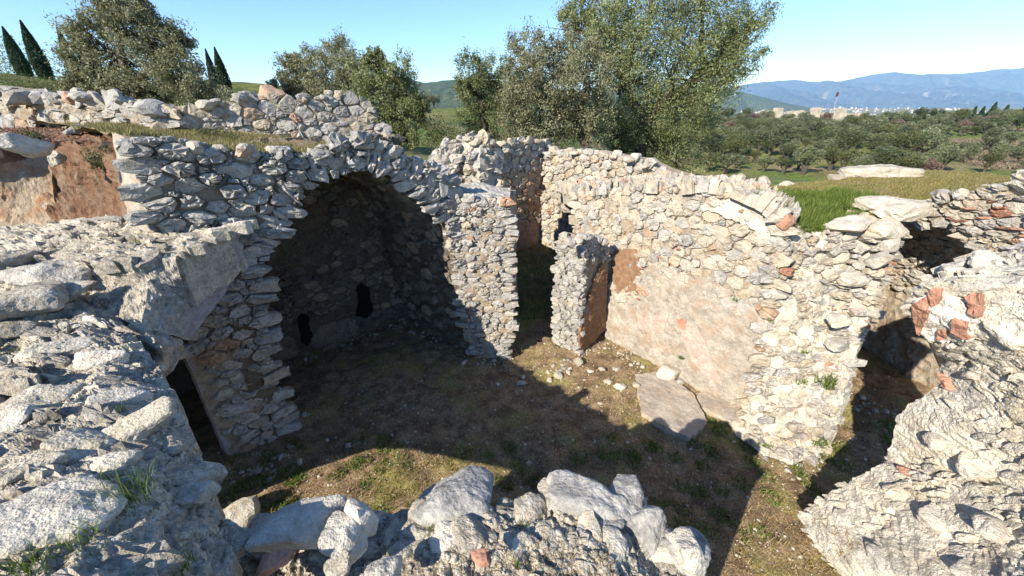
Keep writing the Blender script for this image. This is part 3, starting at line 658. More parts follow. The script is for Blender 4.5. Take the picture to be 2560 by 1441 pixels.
# ---- earth bank and rock heap at the far left
th_e = thing('earth_bank', 'steep bank of red earth with crumbling beige plaster behind the big left wall', 'bank', PY(130, 590, 4.8))
bt = [PZ(-250, 385, 3.75), PZ(-100, 380, 3.75), PZ(0, 375, 3.75), PZ(70, 365, 3.78), PZ(130, 362, 3.78), PZ(200, 372, 3.76), PZ(255, 372, 3.78), PT(300, 400, 4.3)]
bb = [PY(-250, 620, 5.0), PY(-100, 600, 5), PY(0, 600, 4.9), PY(70, 600, 4.85), PY(130, 600, 4.8), PY(200, 600, 4.75), PY(255, 600, 4.7), PT(340, 600, 4.6)]
sf_e = Grid([bt[:5], bb[:5]]); add_base(th_e, sf_e, .05, d_rock(.03, 4, 51, 1, .08), M_bank, name='plaster', thick=.3)
sf_e2 = Grid([bt[4:], [PT(130, 480, 5.3), PT(200, 480, 5.25), PT(260, 480, 5.0), PT(318, 480, 4.5)], bb[4:]]); add_base(th_e, sf_e2, .05, d_rock(.05, 5, 52, 1, .12), M_earth, name='red_earth', thick=.3)
bt2 = [PZ(-250, 300, 3.98), PZ(-100, 298, 3.98), PZ(0, 300, 3.96), PZ(70, 298, 3.96), PZ(130, 296, 3.96), PZ(200, 300, 3.95), PZ(260, 305, 3.93), PZ(300, 325, 3.9)]
sf_e3 = Grid([bt2, [PZ(-250, 340, 3.9), PZ(-100, 336, 3.9), PZ(0, 336, 3.88), PZ(70, 333, 3.88), PZ(130, 330, 3.88), PZ(200, 335, 3.86), PZ(260, 340, 3.86), PT(300, 360, 4.4)], bt])
add_base(th_e, sf_e3, .05, d_rock(.04, 5, 53, 1, .06), M_earth, name='bank_top', thick=.2)
hp = [((35, 318), (.26, .22, .26), 'big grey boulder at the left edge above the earth bank'), ((130, 312), (.28, .22, .27), 'large pale pointed boulder above the red earth bank'), ((70, 365), (.22, .16, .1), 'flat pale rock on the lip of the earth bank'),
      ((20, 300), (.25, .2, .14), 'low rounded rock at the far left, furthest back in the rock heap'), ((185, 330), (.14, .12, .08), 'small pale rock right of the boulder pair on the bank'), ((140, 395), (.1, .07, .09), 'small dark upright rock stuck in the bank lip')]
for i, ((u, v), s, l) in enumerate(hp):
    o = rock_at('boulder', M_bould if i != 5 else M_near, PZ(u, v, 3.9) if i != 5 else PZ(u, v, 3.72), s, 900 + i, sub=4, rot=(.2 * (-1) ** i, .3, i), smooth=False)
    tag(o, l, 'boulder', 'boulders above the earth bank')
# ---- long low wall and high back wall at the left
NL, CL_ = (.22, .975), 6.17
th_l = thing('low_wall', 'long low grey rubble wall along the skyline at the far left', 'wall', PN(180, 300, NL, CL_))
sf_l = Plane([(-300, 190), (-60, 214), (0, 222), (60, 240), (130, 236), (220, 246), (300, 250), (350, 264), (432, 278), (436, 340), (340, 330), (180, 310), (-300, 320)], NL, CL_)
add_base(th_l, sf_l, .09, d_rock(.05, 3, 61, 1, .06), M_mortf, back=(-.12, .9, .02))
emit(th_l, stones_on(sf_l, .07, .26, 1.8, 62, (.02, .08), .96, .05, tilt=.25), M_face)
nl = lambda u, v: PN(u, v, NL, CL_)
crest(th_l, [nl(-250, 205), nl(0, 226), nl(60, 240), nl(220, 246), nl(300, 252), nl(430, 278)], .24, 3.2, M_face, 63, .15, 'cap_stone')
NBk, CBk = (-.412, .912), 9.79
th_b = thing('back_wall', 'high grey rubble wall ending in a slope behind the vault', 'wall', PN(700, 400, NBk, CBk))
bk_px = [(425, 278), (520, 262), (600, 250), (640, 244), (700, 250), (790, 248), (815, 236), (875, 236), (905, 250), (918, 278), (950, 320), (975, 375), (985, 450), (430, 450), (425, 330)]
sf_b = Plane(bk_px, NBk, CBk); add_base(th_b, sf_b, .09, d_mortar(.04, 3, 64), M_mortf, back=(-.3, .66, 0))
emit(th_b, stones_on(sf_b, .06, .2, 1.35, 65, (.015, .06), .96, .02, tilt=.22), M_face)
nb_ = lambda u, v: PN(u, v, NBk, CBk)
crest(th_b, [nb_(425, 278), nb_(600, 250), nb_(700, 250), nb_(790, 248), nb_(875, 238), nb_(910, 262), nb_(950, 320), nb_(980, 385)], .15, 4, M_face, 66, .12, 'cap_stone')
for u, v, s in ((668, 238, (.3, .22, .17)), (612, 240, (.2, .15, .1)), (590, 246, (.12, .1, .08)), (640, 246, (.14, .1, .08)), (820, 240, (.22, .15, .1)), (865, 242, (.2, .14, .09))):
    rock_at('cap_stone', M_face, nb_(u, v) + (0, .2, 0), s, u, th_b, sub=3)
# ---- middle back wall (facing) and its return
NW, CW = (-.71, .70), 7.16
th_m = thing('middle_wall', 'high stepped rubble wall with orange stones standing behind the doorway passage', 'wall', PN(1320, 620, NW, CW))
mid_px = [(1085, 440), (1100, 385), (1140, 356), (1185, 340), (1225, 346), (1248, 380), (1262, 360), (1340, 352), (1372, 362), (1385, 384), (1360, 420), (1350, 560), (1347, 640), (1275, 660), (1200, 680), (1085, 640)]
sf_m = Plane(mid_px, NW, CW); add_base(th_m, sf_m, .08, d_mortar(.035, 4, 71), M_mort, back=(-.05, .6, 0))
M_wallo = stone_mat('warm limestone', [(0, LGREY), (.3, (.40, .36, .29)), (.6, (.42, .34, .24)), (.85, (.42, .27, .16)), (1, (.40, .24, .13))], .3, (.2, .18, .15), .25, (.55, .52, .46))
emit(th_m, stones_on(sf_m, .05, .17, 1.5, 72, (.01, .05), .96, .02, keep=lambda P, R: proj(P)[1] < 570 or proj(P)[0] < 1240, tone=lambda P, R: min(.999, max(0, R.gauss(.25 if P[2] > 2.8 else .6, .2)))), M_wallo)
nm = lambda u, v: PN(u, v, NW, CW)
crest(th_m, [nm(1095, 400), nm(1140, 358), nm(1185, 342), nm(1225, 348), nm(1250, 378), nm(1262, 362), nm(1340, 354), nm(1385, 384)], .15, 5, M_wall, 73, .14, 'cap_stone')
sheet(th_m, [(1262, 560), (1300, 550), (1350, 560), (1347, 612), (1300, 625), (1270, 632)], NW, CW, stone_mat('damp pink plaster', [(0, (.34, .22, .18)), (1, (.38, .26, .2))], .3, (.2, .15, .12)), 'plaster', .04)
# nearer broken stump on its left
th_s = thing('wall_stump', 'broken lumpy stump of wall with a deep crack between vault haunch and middle wall', 'wall', PY(1170, 560, 7.2))
sf_s = Grid([[PY(1098, 392, 7.6), PY(1120, 364, 7.6), PY(1155, 356, 7.5), PY(1200, 345, 7.5), PY(1238, 372, 7.7)], [PY(1092, 440, 7.3), PY(1120, 430, 7.2), PY(1150, 440, 7.5), PY(1200, 425, 7.2), PY(1250, 440, 7.6)], [PY(1100, 560, 7.0), PY(1120, 560, 6.9), PY(1160, 560, 7.0), PY(1200, 560, 7.1), PY(1255, 560, 7.5)]])
add_base(th_s, sf_s, .06, d_rock(.06, 4, 74, 1, .08), M_face, thick=.5)
emit(th_s, stones_on(sf_s, .06, .17, 1.3, 75, (.03, .12), .88, .15, tilt=.35), M_wall)
crest(th_s, [PY(1098, 392, 7.6), PY(1120, 364, 7.6), PY(1200, 345, 7.5), PY(1238, 372, 7.7)], .14, 7, M_wall, 76, .1, 'cap_stone')
NR2, CR2 = (.8, .6), 7.35
th_r2 = thing('upper_wall', 'sunlit rubble wall sloping down to the right in front of the olive trees', 'wall', PN(1600, 540, NR2, CR2))
r2_px = [(1352, 430), (1372, 380), (1420, 378), (1500, 382), (1560, 394), (1600, 400), (1650, 426), (1700, 441), (1760, 466), (1810, 486), (1800, 560), (1600, 600), (1440, 640), (1430, 650), (1340, 650)]
sf_r2 = Plane(r2_px, NR2, CR2); add_base(th_r2, sf_r2, .07, d_mortar(.04, 4, 77), M_mort, back=(.4, .3, 0))
emit(th_r2, stones_on(sf_r2, .05, .16, 1.4, 78, (.02, .08), .96, .04, tilt=.28), M_wall)
n2 = lambda u, v: PN(u, v, NR2, CR2)
crest(th_r2, [n2(1372, 384), n2(1420, 380), n2(1500, 384), n2(1600, 402), n2(1650, 428), n2(1700, 443), n2(1810, 486)], .14, 5, M_wall, 79, .14, 'cap_stone')
# ---- great sunlit wall at the right
NR, CR = (.8, .6), 5.5
pr = lambda u, v: PN(u, v, NR, CR)
th_r = thing('sunlit_wall', 'great sunlit wall of pale rubble over plaster with faded pink fresco', 'wall', PZ(1700, 950, 0))
rw_px = [(1438, 486), (1500, 478), (1600, 474), (1700, 478), (1760, 472), (1830, 482), (1900, 512), (1960, 560), (1966, 650), (1950, 700), (1915, 790), (1912, 900), (1900, 1060), (1750, 995), (1620, 925), (1500, 850), (1440, 800), (1436, 640)]
sf_r = Plane(rw_px, NR, CR); add_base(th_r, sf_r, .05, d_mortar(.03, 5, 81), M_mort, back=(.35, .26, 0))
up_px = [(1436, 484), (1500, 476), (1600, 472), (1700, 475), (1760, 470), (1830, 480), (1900, 508), (1964, 556), (1972, 650), (1955, 705), (1935, 760), (1900, 790), (1870, 768), (1840, 775), (1800, 722), (1745, 730), (1700, 705), (1660, 712), (1640, 690), (1600, 735), (1560, 760), (1530, 700), (1510, 650), (1440, 640)]
def holes(P, R):
    u, v, d = proj(P)
    return not inside([(u, v)], [(1535, 625), (1590, 625), (1600, 660), (1570, 665), (1600, 700), (1590, 735), (1545, 735), (1530, 690)])[0]
emit(th_r, stones_on(Plane(up_px, NR, CR), .022, .135, 1.25, 82, (.01, .055), .97, .02, 1.7, tilt=.25, keep=holes), M_wall)
sheet(th_r, [(1530, 622), (1592, 622), (1604, 662), (1604, 700), (1596, 738), (1545, 740), (1528, 690)], NR, CR, M_orng, 'clay_patch', .03)
pl_px = [(1512, 700), (1545, 735), (1600, 690), (1640, 652), (1700, 684), (1800, 696), (1870, 742), (1912, 800), (1905, 900), (1892, 1050), (1750, 992), (1620, 922), (1512, 850)]
sheet(th_r, pl_px, NR, CR, M_plast, 'plaster', .03, .03, d_rock(.02, 3, 84, 1, .05), .06)
for px in ([(1719, 813), (1745, 821), (1769, 858), (1778, 890), (1806, 962), (1772, 947), (1730, 900), (1707, 845)], [(1598, 794), (1674, 784), (1661, 831), (1630, 834), (1587, 816)], [(1625, 868), (1665, 870), (1650, 890), (1622, 888)]):
    sheet(th_r, px, NR, CR, M_pink, 'fresco_fragment', .052, .02, lambda P: (d_rock(.02, 3, 84, 1, .05)(P)[0] * .8, .5 + 0 * P[:, 0]), .04)
for px in ([(1692, 798), (1716, 800), (1712, 832), (1692, 830)],):
    sheet(th_r, px, NR, CR, M_brick, 'brick_hollow', .05, .02)
for i, (u, v) in enumerate([(1607, 668), (1680, 655), (1655, 640), (1700, 620), (1735, 700), (1600, 745)]):
    rock_at('brick_fragment', M_brick, pr(u, v) + np.array([-.05, -.04, 0]), (.06, .03, .02), i + 50, th_r, sub=1, rot=(0, 0, -.9))
crest(th_r, [pr(1440, 486), pr(1600, 474), pr(1700, 478), pr(1760, 472), pr(1830, 484), pr(1900, 514), pr(1958, 560)], .12, 6, M_wall, 83, .08, 'cap_stone')
# big stone at the foot
rock_at('base_stone', M_near2, pr(1680, 925) + np.array([-.12, -.1, 0]), (.24, .2, .2), 333, th_r, sub=3, rot=(.1, .2, .8))
# its broken top
sf = Grid([[n2(1385, 470), n2(1440, 466), n2(1520, 463), n2(1620, 456), n2(1700, 454), n2(1790, 470), PZ(1860, 474, 2.92), PZ(1930, 490, 2.92), PZ(1985, 540, 2.93)],
           [pr(1437, 487), pr(1480, 480), pr(1520, 478), pr(1620, 474), pr(1700, 478), pr(1760, 472), pr(1830, 483), pr(1900, 513), pr(1962, 560)]])
add_base(th_r, sf, .06, d_rock(.07, 4, 86, 1, .08), M_near2, name='wall_top', thick=.3)
th_r['_n'] = 0
emit(th_r, stones_on(sf, .06, .16, 1.2, 87, (.05, .14), .9, .2, tilt=.35), M_wall, limit=0)
# ---- doorway stub
NS, CS = (-.713, .70), 3.30
th_d = thing('door_stub', 'narrow rubble stub of the doorway with its right part coated in orange clay plaster', 'wall', PZ(1410, 905, 0))
st_px = [(1442, 900), (1446, 800), (1450, 690), (1458, 622), (1470, 596), (1505, 600), (1520, 660), (1512, 800), (1492, 850), (1452, 890)]
sf_d = Plane(st_px, NS, CS); add_base(th_d, sf_d, .04, d_mortar(.03, 6, 91), M_mortf, back=(-.32, .36, 0))
emit(th_d, stones_on(sf_d, .03, .11, 1.5, 92, (.015, .06), .96, .04, tilt=.3, keep=lambda P, R: proj(P)[0] < 1458 or proj(P)[1] < 655, tone=lambda P, R: R.random() * .8), M_face)
sheet(th_d, [(1508, 655), (1518, 700), (1514, 822), (1450, 885), (1445, 845), (1468, 760), (1486, 700)], NS, CS, M_orng, 'clay_plaster', .06, .03, d_rock(.02, 8, 93, 1, .03))
crest(th_d, [PN(1412, 620, NS, CS), PN(1445, 596, NS, CS), PN(1505, 602, NS, CS)], .12, 9, M_wall, 94, .07, 'cap_stone')
dn = lambda u, v: PN(u, v, NS, CS)
sf = Grid([[dn(1460, 604) + (-.36, .36, 0), dn(1462, 604)], [dn(1450, 700) + (-.36, .36, 0), dn(1452, 700)], [dn(1444, 800) + (-.36, .36, 0), dn(1446, 800)], [dn(1440, 905) + (-.36, .36, -.02), dn(1442, 905)]])
add_base(th_d, sf, .04, d_mortar(.03, 6, 95), M_mortf, name='door_reveal', thick=.1)
emit(th_d, stones_on(sf, .03, .10, 1.5, 96, (.015, .06), .96, .03, tilt=.3, tone=lambda P, R: R.random() * .7), M_face)
# ---- broken pier and arch springing at the right
th_k = thing('broken_pier', 'sunlit broken pier with ragged bulging base left of the dark right chamber', 'pier', PZ(1990, 1130, 0))
G = [[PY(1950, 560, 4.75), PY(2010, 572, 4.75), PY(2080, 578, 4.75), PY(2165, 540, 4.8), PY(2252, 590, 4.72)],
     [PY(1930, 660, 4.65), PY(1995, 665, 4.6), PY(2070, 665, 4.6), PY(2140, 660, 4.6), PY(2216, 680, 4.6)],
     [PY(1915, 750, 4.55), PY(1985, 750, 4.5), PY(2060, 750, 4.5), PY(2120, 755, 4.5), PY(2182, 768, 4.45)],
     [PY(1900, 880, 4.4), PY(1965, 890, 4.3), PY(2030, 895, 4.3), PY(2080, 900, 4.25), PY(2124, 905, 4.2)],
     [PY(1868, 985, 4.3), PY(1930, 985, 4.05), PY(1990, 985, 3.95), PY(2045, 985, 3.95), PY(2098, 985, 4.1)],
     [PY(1842, 1060, 4.22), PY(1910, 1060, 3.9), PY(1980, 1062, 3.75), PY(2030, 1060, 3.75), PY(2075, 1050, 3.95)],
     [PZ(1835, 1085, .02), PZ(1905, 1135, -.02), PZ(1975, 1160, -.02), PZ(2030, 1140, -.02), PZ(2065, 1100, -.02)]]
sf_k = Grid(G); add_base(th_k, sf_k, .04, d_rock(.05, 5, 101, 1, .07), M_near2, back=(.35, .3, 0))
emit(th_k, stones_on(sf_k, .04, .13, 1.6, 102, (.02, .09), .95, .12, tilt=.35, keep=lambda P, R: P[2] > 1.1 or R.random() < .6), M_wall, limit=280)
for u, v, y, s in ((2125, 562, 4.7, (.26, .2, .09)), (2205, 575, 4.65, (.24, .18, .1)), (2255, 520, 4.95, (.42, .3, .12)), (2190, 505, 5.1, (.2, .18, .1)), (2200, 650, 4.5, (.14, .12, .1)), (2225, 610, 4.55, (.12, .1, .1)), (2130, 700, 4.45, (.2, .12, .09)), (2100, 860, 4.15, (.16, .1, .08)), (2095, 800, 4.2, (.18, .1, .08))):
    rock_at('capping_slab', M_near2, PY(u, v, y), s, u + v, th_k, rot=(.12, -.15, .2), sub=3, planes=6)
# chamber behind: end wall and far wall
th_c = thing('chamber_wall', 'long wall of the right chamber, deep in shade below and sunlit along its crest', 'wall', (6.6, 5, 0))
c_px = [(2090, 600), (2180, 570), (2300, 520), (2340, 500), (2400, 488), (2480, 474), (2560, 452), (2760, 430), (2760, 900), (2560, 1000), (2400, 1080), (2230, 975), (2090, 960)]
pts = [PX(u, v, 7.0) for u, v in c_px]
sf_c = Plane(None, (1., 0.), 7.0, pts=pts); add_base(th_c, sf_c, .06, d_rock(.05, 4, 111, 1, .06), M_mort, thick=.5)
l_px = [(2235, 560), (2290, 525), (2340, 500), (2400, 488), (2480, 474), (2560, 452), (2760, 430), (2760, 800), (2640, 720), (2500, 665), (2440, 630), (2405, 590), (2370, 560), (2320, 548), (2270, 566)]
sf_li = Plane(None, (1., 0.), 5.9, pts=[PX(u, v, 5.9) for u, v in l_px]); add_base(th_c, sf_li, .05, d_rock(.05, 4, 116, 1, .06), M_mort, name='lintel_wall', thick=.45)
emit(th_c, stones_on(sf_li, .04, .17, 2.2, 117, (.02, .08), .96, .06, tilt=.3), M_wall, limit=150)
emit(th_c, stones_on(sf_c, .05, .2, 2.2, 112, (.02, .08), .96, .08, tilt=.3, keep=lambda P, R: P[2] > 1.3), M_wall)
sf_so = Grid([[(6.15, 6.6, 2.62), (6.15, 5.6, 2.68), (6.15, 4.8, 2.72), (6.15, 4.0, 2.5), (6.15, 3.2, 2.4)], [(6.75, 6.8, 2.1), (6.75, 5.7, 2.1), (6.75, 4.8, 2.1), (6.75, 4.0, 2.0), (6.75, 3.2, 2.0)], [(7.05, 6.9, 1.3), (7.05, 5.7, 1.3), (7.05, 4.8, 1.3), (7.05, 4.0, 1.3), (7.05, 3.2, 1.3)]])  # soffit added so the back of the chamber stays in shade
if sf_so.nrm([(1, .5)])[0][0] > 0: sf_so.flip = True
add_base(th_c, sf_so, .06, d_mortar(.04, 4, 118), M_mort, name='vault', thick=.2)
emit(th_c, stones_on(sf_so, .04, .15, 1.6, 119, (.01, .05), .95, .08), M_wall, limit=150)
crest(th_c, [PX(2300, 520, 6.0), PX(2400, 488, 6.0), PX(2480, 474, 6.0), PX(2560, 454, 6.0), PX(2740, 434, 6.0)], .22, 4, M_near2, 113, .12, 'cap_stone')
for i, (u, v) in enumerate([(2425, 522), (2460, 545), (2510, 570), (2540, 572), (2400, 552), (2560, 590), (2500, 520)]):
    rock_at('brick_fragment', M_brick, PX(u, v, 5.84), (.1, .07, .025), i + 150, th_c, sub=1, rot=(0, .2, 1.4))
sf = Grid([[(4.95, 4.95, 2.95), (7.15, 7.75, 2.9)], [(4.6, 4.75, -.1), (7.15, 7.75, -.1)]]); sf.flip = sf.nrm([(1, 1)])[0][1] > 0
add_base(th_c, sf, .08, d_mortar(.05, 4, 114), M_mort, name='end_wall', thick=.4)
emit(th_c, stones_on(sf, .05, .17, 1.8, 115, (.03, .08), .9, .1), M_wall, limit=298)
# ---- grassy earth fill behind the right walls
gb = [PZ(1815, 482, 2.86), PZ(1900, 468, 2.9), PZ(2000, 456, 2.95), PZ(2100, 446, 3.0), PZ(2200, 434, 3.08), PZ(2300, 428, 3.1), PZ(2420, 430, 3.12), PZ(2520, 440, 3.1), PZ(2800, 445, 3.1)]
gm = [PZ(1880, 500, 2.88), PZ(1935, 495, 2.93), PZ(2010, 490, 2.96), PZ(2090, 480, 3.0), PZ(2190, 465, 3.08), PZ(2300, 455, 3.12), PZ(2400, 450, 3.15), PZ(2520, 445, 3.15), PZ(2800, 445, 3.15)]
gf = [PY(1950, 562, 4.9), PY(1975, 568, 4.88), PY(2030, 572, 4.86), PY(2090, 574, 4.86), PY(2175, 536, 4.95), PX(2300, 514, 6.4), PX(2400, 489, 6.4), PX(2520, 462, 6.4), PX(2800, 427, 6.4)]
sf_g = Grid([gb, gm, gf])
V, F, t = base_mesh(sf_g, .06, lambda P: (.04 * fbm(P, 2, 4, 3), .5 + 0 * P[:, 0]), back=(0, 0, -.5))
obj('turf_fill', V, F, M_turf, kind='structure', bvh=True)
TURF_BVH_SF = sf_g
for i, (u, v, z, sz, l) in enumerate([(2195, 440, 3.05, (.62, .4, .26), 'large white rock outcrop on the far edge of the grassy mound'), (2110, 456, 2.95, (.35, .2, .1), 'low flat white rock left of the large outcrop'), (2255, 436, 3.05, (.4, .25, .12), 'white rock trailing right of the large outcrop'), (1912, 460, 2.9, (.14, .1, .16), 'small pointed white rock on the far edge of the turf'), (1958, 466, 2.9, (.2, .12, .09), 'rounded white rock between the pointed one and the outcrop'), (1875, 468, 2.9, (.2, .12, .07), 'flat pale rock at the left end of the turf'), (2160, 458, 2.95, (.2, .1, .08), 'small pale rock at the foot of the outcrop')]):
    tag(rock_at('rock', M_wall, PZ(u, v, z), sz, 5200 + i * 3, sub=4, nz=.08), l, 'rock', 'rocks along the grassy mound')
# ---- big left wall: corner block, flank, top
th_L = thing('left_wall', 'massive lichen covered masonry wall with a raised corner block in the left foreground', 'wall', PZ(300, 1100, 2.5))
bt_b = [PZ(-350, 590, 3.0), PZ(-150, 580, 3.0), PZ(0, 572, 3.0), PZ(200, 552, 3.06), PZ(330, 560, 3.04), PZ(430, 568, 3.03), PZ(612, 556, 3.03)]
bt_m = [PZ(-350, 650, 3.0), PZ(-170, 640, 3.0), PZ(0, 625, 2.98), PZ(200, 600, 3.02), PZ(320, 605, 3.03), PZ(420, 602, 3.03), PZ(530, 598, 3.03)]
bt_f = [PZ(-350, 760, 2.9), PZ(-180, 740, 2.88), PZ(0, 705, 2.88), PZ(200, 662, 2.96), PZ(290, 655, 3.0), PZ(360, 652, 3.0), PZ(442, 640, 3.02)]
lo_f = [PZ(-350, 800, 2.80), PZ(-180, 800, 2.78), PZ(20, 770, 2.78), PZ(215, 765, 2.70), PZ(290, 790, 2.63), PZ(350, 820, 2.58), PX(455, 850, -3.05)]
sf1 = Grid([bt_b, bt_m, bt_f]); add_base(th_L, sf1, .02, d_rock(.05, 4, 121, 1, .05), M_near, name='block_top', back=(0, .0, -.5))
sf2 = Grid([bt_f, [(a * .5 + b * .5) + np.array([-.02, .10, 0]) for a, b in zip(bt_f, lo_f)], lo_f]); add_base(th_L, sf2, .02, d_rock(.045, 5, 122, 1, .06), M_near, name='block_flank', thick=.25)
pxp = [(441, 638), (520, 600), (612, 556), (606, 640), (565, 735), (505, 810), (470, 850), (448, 845), (440, 740)]
sf3 = Plane(None, (-1., 0.), 3.07, pts=[PX(u, v, -3.07) for u, v in pxp]); add_base(th_L, sf3, .02, d_rock(.012, 6, 123, 1, .02), M_plastw, name='plaster', thick=.3)
sf4 = Grid([[lo_f[4], lo_f[5], lo_f[6]], [PZ(365, 870, 2.45), PT(400, 870, 2.9), PX(462, 868, -3.08)], [PZ(405, 928, 2.4), PT(416, 925, 3.1), PX(440, 885, -3.12)]]); add_base(th_L, sf4, .02, d_rock(.03, 6, 124, 1, .03), M_near, name='haunch', thick=.2)
LWr = [[lo_f[0], lo_f[1], lo_f[2], lo_f[3], lo_f[4]],
       [PZ(-380, 900, 2.75), PZ(-180, 900, 2.72), PZ(60, 900, 2.70), PZ(250, 900, 2.66), PZ(400, 922, 2.55)],
       [PZ(-400, 1040, 2.74), PZ(-180, 1040, 2.72), PZ(80, 1040, 2.70), PZ(290, 1045, 2.66), PZ(447, 1035, 2.50)],
       [PZ(-430, 1200, 2.72), PZ(-180, 1200, 2.72), PZ(90, 1200, 2.70), PZ(330, 1200, 2.62), PZ(500, 1190, 2.44)],
       [PZ(-450, 1360, 2.72), PZ(-150, 1350, 2.72), PZ(110, 1340, 2.70), PZ(370, 1320, 2.60), PZ(548, 1335, 2.30)],
       [PZ(-450, 1600, 2.72), PZ(-150, 1600, 2.72), PZ(120, 1560, 2.70), PZ(380, 1560, 2.65), PZ(600, 1560, 2.40)]]
sf5 = Grid(LWr); add_base(th_L, sf5, .012, d_rock(.045, 5, 125, 1.1, .06, (1, 1, 1.6)), M_near, name='wall_top', back=(0, 0, -.18))
# unseen outer leaf, its low arch shaped to put sunlight on the pit floor
nv_, mv_ = np.array([.69, .72, 0]), np.array([-.72, .69, 0])
prof = [(.5, 0, 2.2), (1.25, 0, 2.5), (1.4, 2.3, 2.75), (1.62, 2.6, 2.8), (2.2, 2.52, 2.82), (3.0, 2.25, 2.82), (3.6, 2.05, 2.82), (3.95, 1.84, 2.82), (4.2, 1.45, 2.82), (4.4, .9, 2.82), (4.5, 0, 2.82), (6.0, 0, 2.7), (8.0, 0, 2.5)]
bl = lambda m, z, x=-1.3: nv_ * x + mv_ * m + np.array([0, 0, z])
sf8 = Grid([[bl(m, t) for m, z, t in prof], [bl(m, z - .1) for m, z, t in prof]])
add_base(th_L, sf8, .06, d_rock(.03, 4, 126, 1, .02), M_near, name='outer_leaf', back=tuple(-nv_ * .25))
# ---- near wall under the viewer
th_N = thing('near_wall', 'crumbling top of the near wall with gravel and twigs along the bottom edge', 'wall', PZ(1200, 1400, 2.5))
e0 = [(545, 1350, 1.79), (640, 1335, 1.85), (720, 1305, 1.93), (860, 1288, 1.98), (960, 1290, 2.01), (1150, 1285, 2.13), (1350, 1275, 2.11), (1500, 1300, 2.11), (1640, 1345, 1.93), (1735, 1400, 1.85)]
e1 = [(535, 1400, 1.93), (640, 1380, 1.95), (720, 1355, 1.99), (860, 1340, 2.01), (960, 1330, 2.05), (1150, 1320, 2.17), (1350, 1320, 2.17), (1500, 1340, 2.15), (1640, 1390, 2.01), (1745, 1440, 1.89)]
e2 = [(520, 1480, 2.03), (640, 1480, 2.03), (720, 1470, 2.05), (860, 1470, 2.05), (960, 1460, 2.07), (1150, 1450, 2.19), (1350, 1450, 2.19), (1500, 1460, 2.17), (1640, 1490, 2.03), (1760, 1520, 1.93)]
e3 = [(u, v + 60, z) for u, v, z in e2]
sf6 = Grid([[PZ(*p) for p in r] for r in (e0, e1, e2, e3)]); add_base(th_N, sf6, .010, d_rock(.045, 6, 131, 1.1, .06), M_near, name='wall_top', back=(0, .02, -2.6))
# ---- bright masonry mass in the right foreground
th_R = thing('right_wall', 'massive bright pale masonry wall with red and white painted plaster in the right foreground', 'wall', PZ(2300, 1250, 1.8))
RFr = [[PY(2430, 640, 2.9), PY(2490, 624, 2.8), PY(2560, 612, 2.6), PY(2800, 590, 2.2)],
       [PY(2268, 715, 2.65), PY(2380, 712, 2.45), PY(2560, 712, 2.2), PY(2800, 715, 1.85)],
       [PY(2298, 830, 2.6), PY(2400, 830, 2.35), PY(2560, 830, 2.05), PY(2800, 830, 1.75)],
       [PY(2376, 905, 2.55), PY(2440, 915, 2.3), PY(2560, 925, 2.0), PY(2800, 940, 1.7)],
       [PY(2370, 968, 2.5), PY(2440, 985, 2.25), PY(2560, 1000, 1.95), PY(2800, 1010, 1.6)],
       [PY(2266, 1048, 2.55), PY(2380, 1070, 2.2), PY(2560, 1090, 1.85), PY(2800, 1100, 1.5)],
       [PY(2218, 1160, 2.55), PY(2350, 1180, 2.15), PY(2560, 1190, 1.75), PY(2800, 1200, 1.4)],
       [PY(2100, 1222, 2.6), PY(2260, 1260, 2.15), PY(2500, 1290, 1.7), PY(2800, 1300, 1.3)],
       [PY(1988, 1285, 2.62), PY(2180, 1345, 2.1), PY(2460, 1380, 1.6), PY(2800, 1400, 1.2)],
       [PY(2062, 1390, 2.2), PY(2230, 1430, 1.8), PY(2480, 1470, 1.4), PY(2800, 1500, 1.05)],
       [PY(2170, 1500, 1.85), PY(2330, 1540, 1.55), PY(2520, 1570, 1.3), PY(2800, 1600, .95)]]
sf7 = Grid(RFr); add_base(th_R, sf7, .016, d_rock(.03, 4, 141, .9, .07, (1, 1, 3.2)), M_near2, name='wall_face', back=(.7, .25, -.6))
emit(th_R, stones_on(sf7, .025, .09, 2.0, 145, (.0, .025), .95, .5, 1.6, tilt=.15), M_near2, limit=150)
emit(th_L, stones_on(sf5, .03, .15, 1.5, 127, (.0, .045), .95, .5, 1.4, tilt=.3, keep=lambda P, R: proj(P)[0] < np.interp(proj(P)[1], [820, 922, 1035, 1190, 1335], [350, 400, 447, 500, 548]) - 45), M_near, limit=120)
emit(th_L, stones_on(sf1, .03, .17, 1.5, 128, (.01, .06), .95, .4, 1.4, tilt=.35), M_near, limit=240)
emit(th_N, stones_on(sf6, .02, .09, 1.4, 129, (.01, .05), .95, .45, 1.4, tilt=.45), M_near, limit=150)
# ================================================================== a tree over every base surface, to rest things on
BVH = BVHTree.FromPolygons(BV_v, BV_f)
Vf, Ff = grid_xy(-9, 9, -7, 13, .15); Vf[:, 2] = floor_h(Vf); BVF = BVHTree.FromPolygons(Vf.tolist(), Ff.tolist())
def hit(u, v):
    r = Vector(ray(u, v)).normalized(); a = BVH.ray_cast(Vector(CAM), r); b = BVF.ray_cast(Vector(CAM), r)
    c = [x for x in (a, b) if x[0] is not None]
    if not c: return None, None
    h = min(c, key=lambda x: x[3]); n = h[1] if h[1].dot(r) < 0 else -h[1]
    return np.array(h[0]), np.array(n)
def drop(x, y, z0=60):
    a = BVH.ray_cast(Vector((x, y, z0)), Vector((0, 0, -1))); b = BVF.ray_cast(Vector((x, y, z0)), Vector((0, 0, -1)))
    c = [h[0].z for h in (a, b) if h[0] is not None]
    return max(c) if c else 0.0
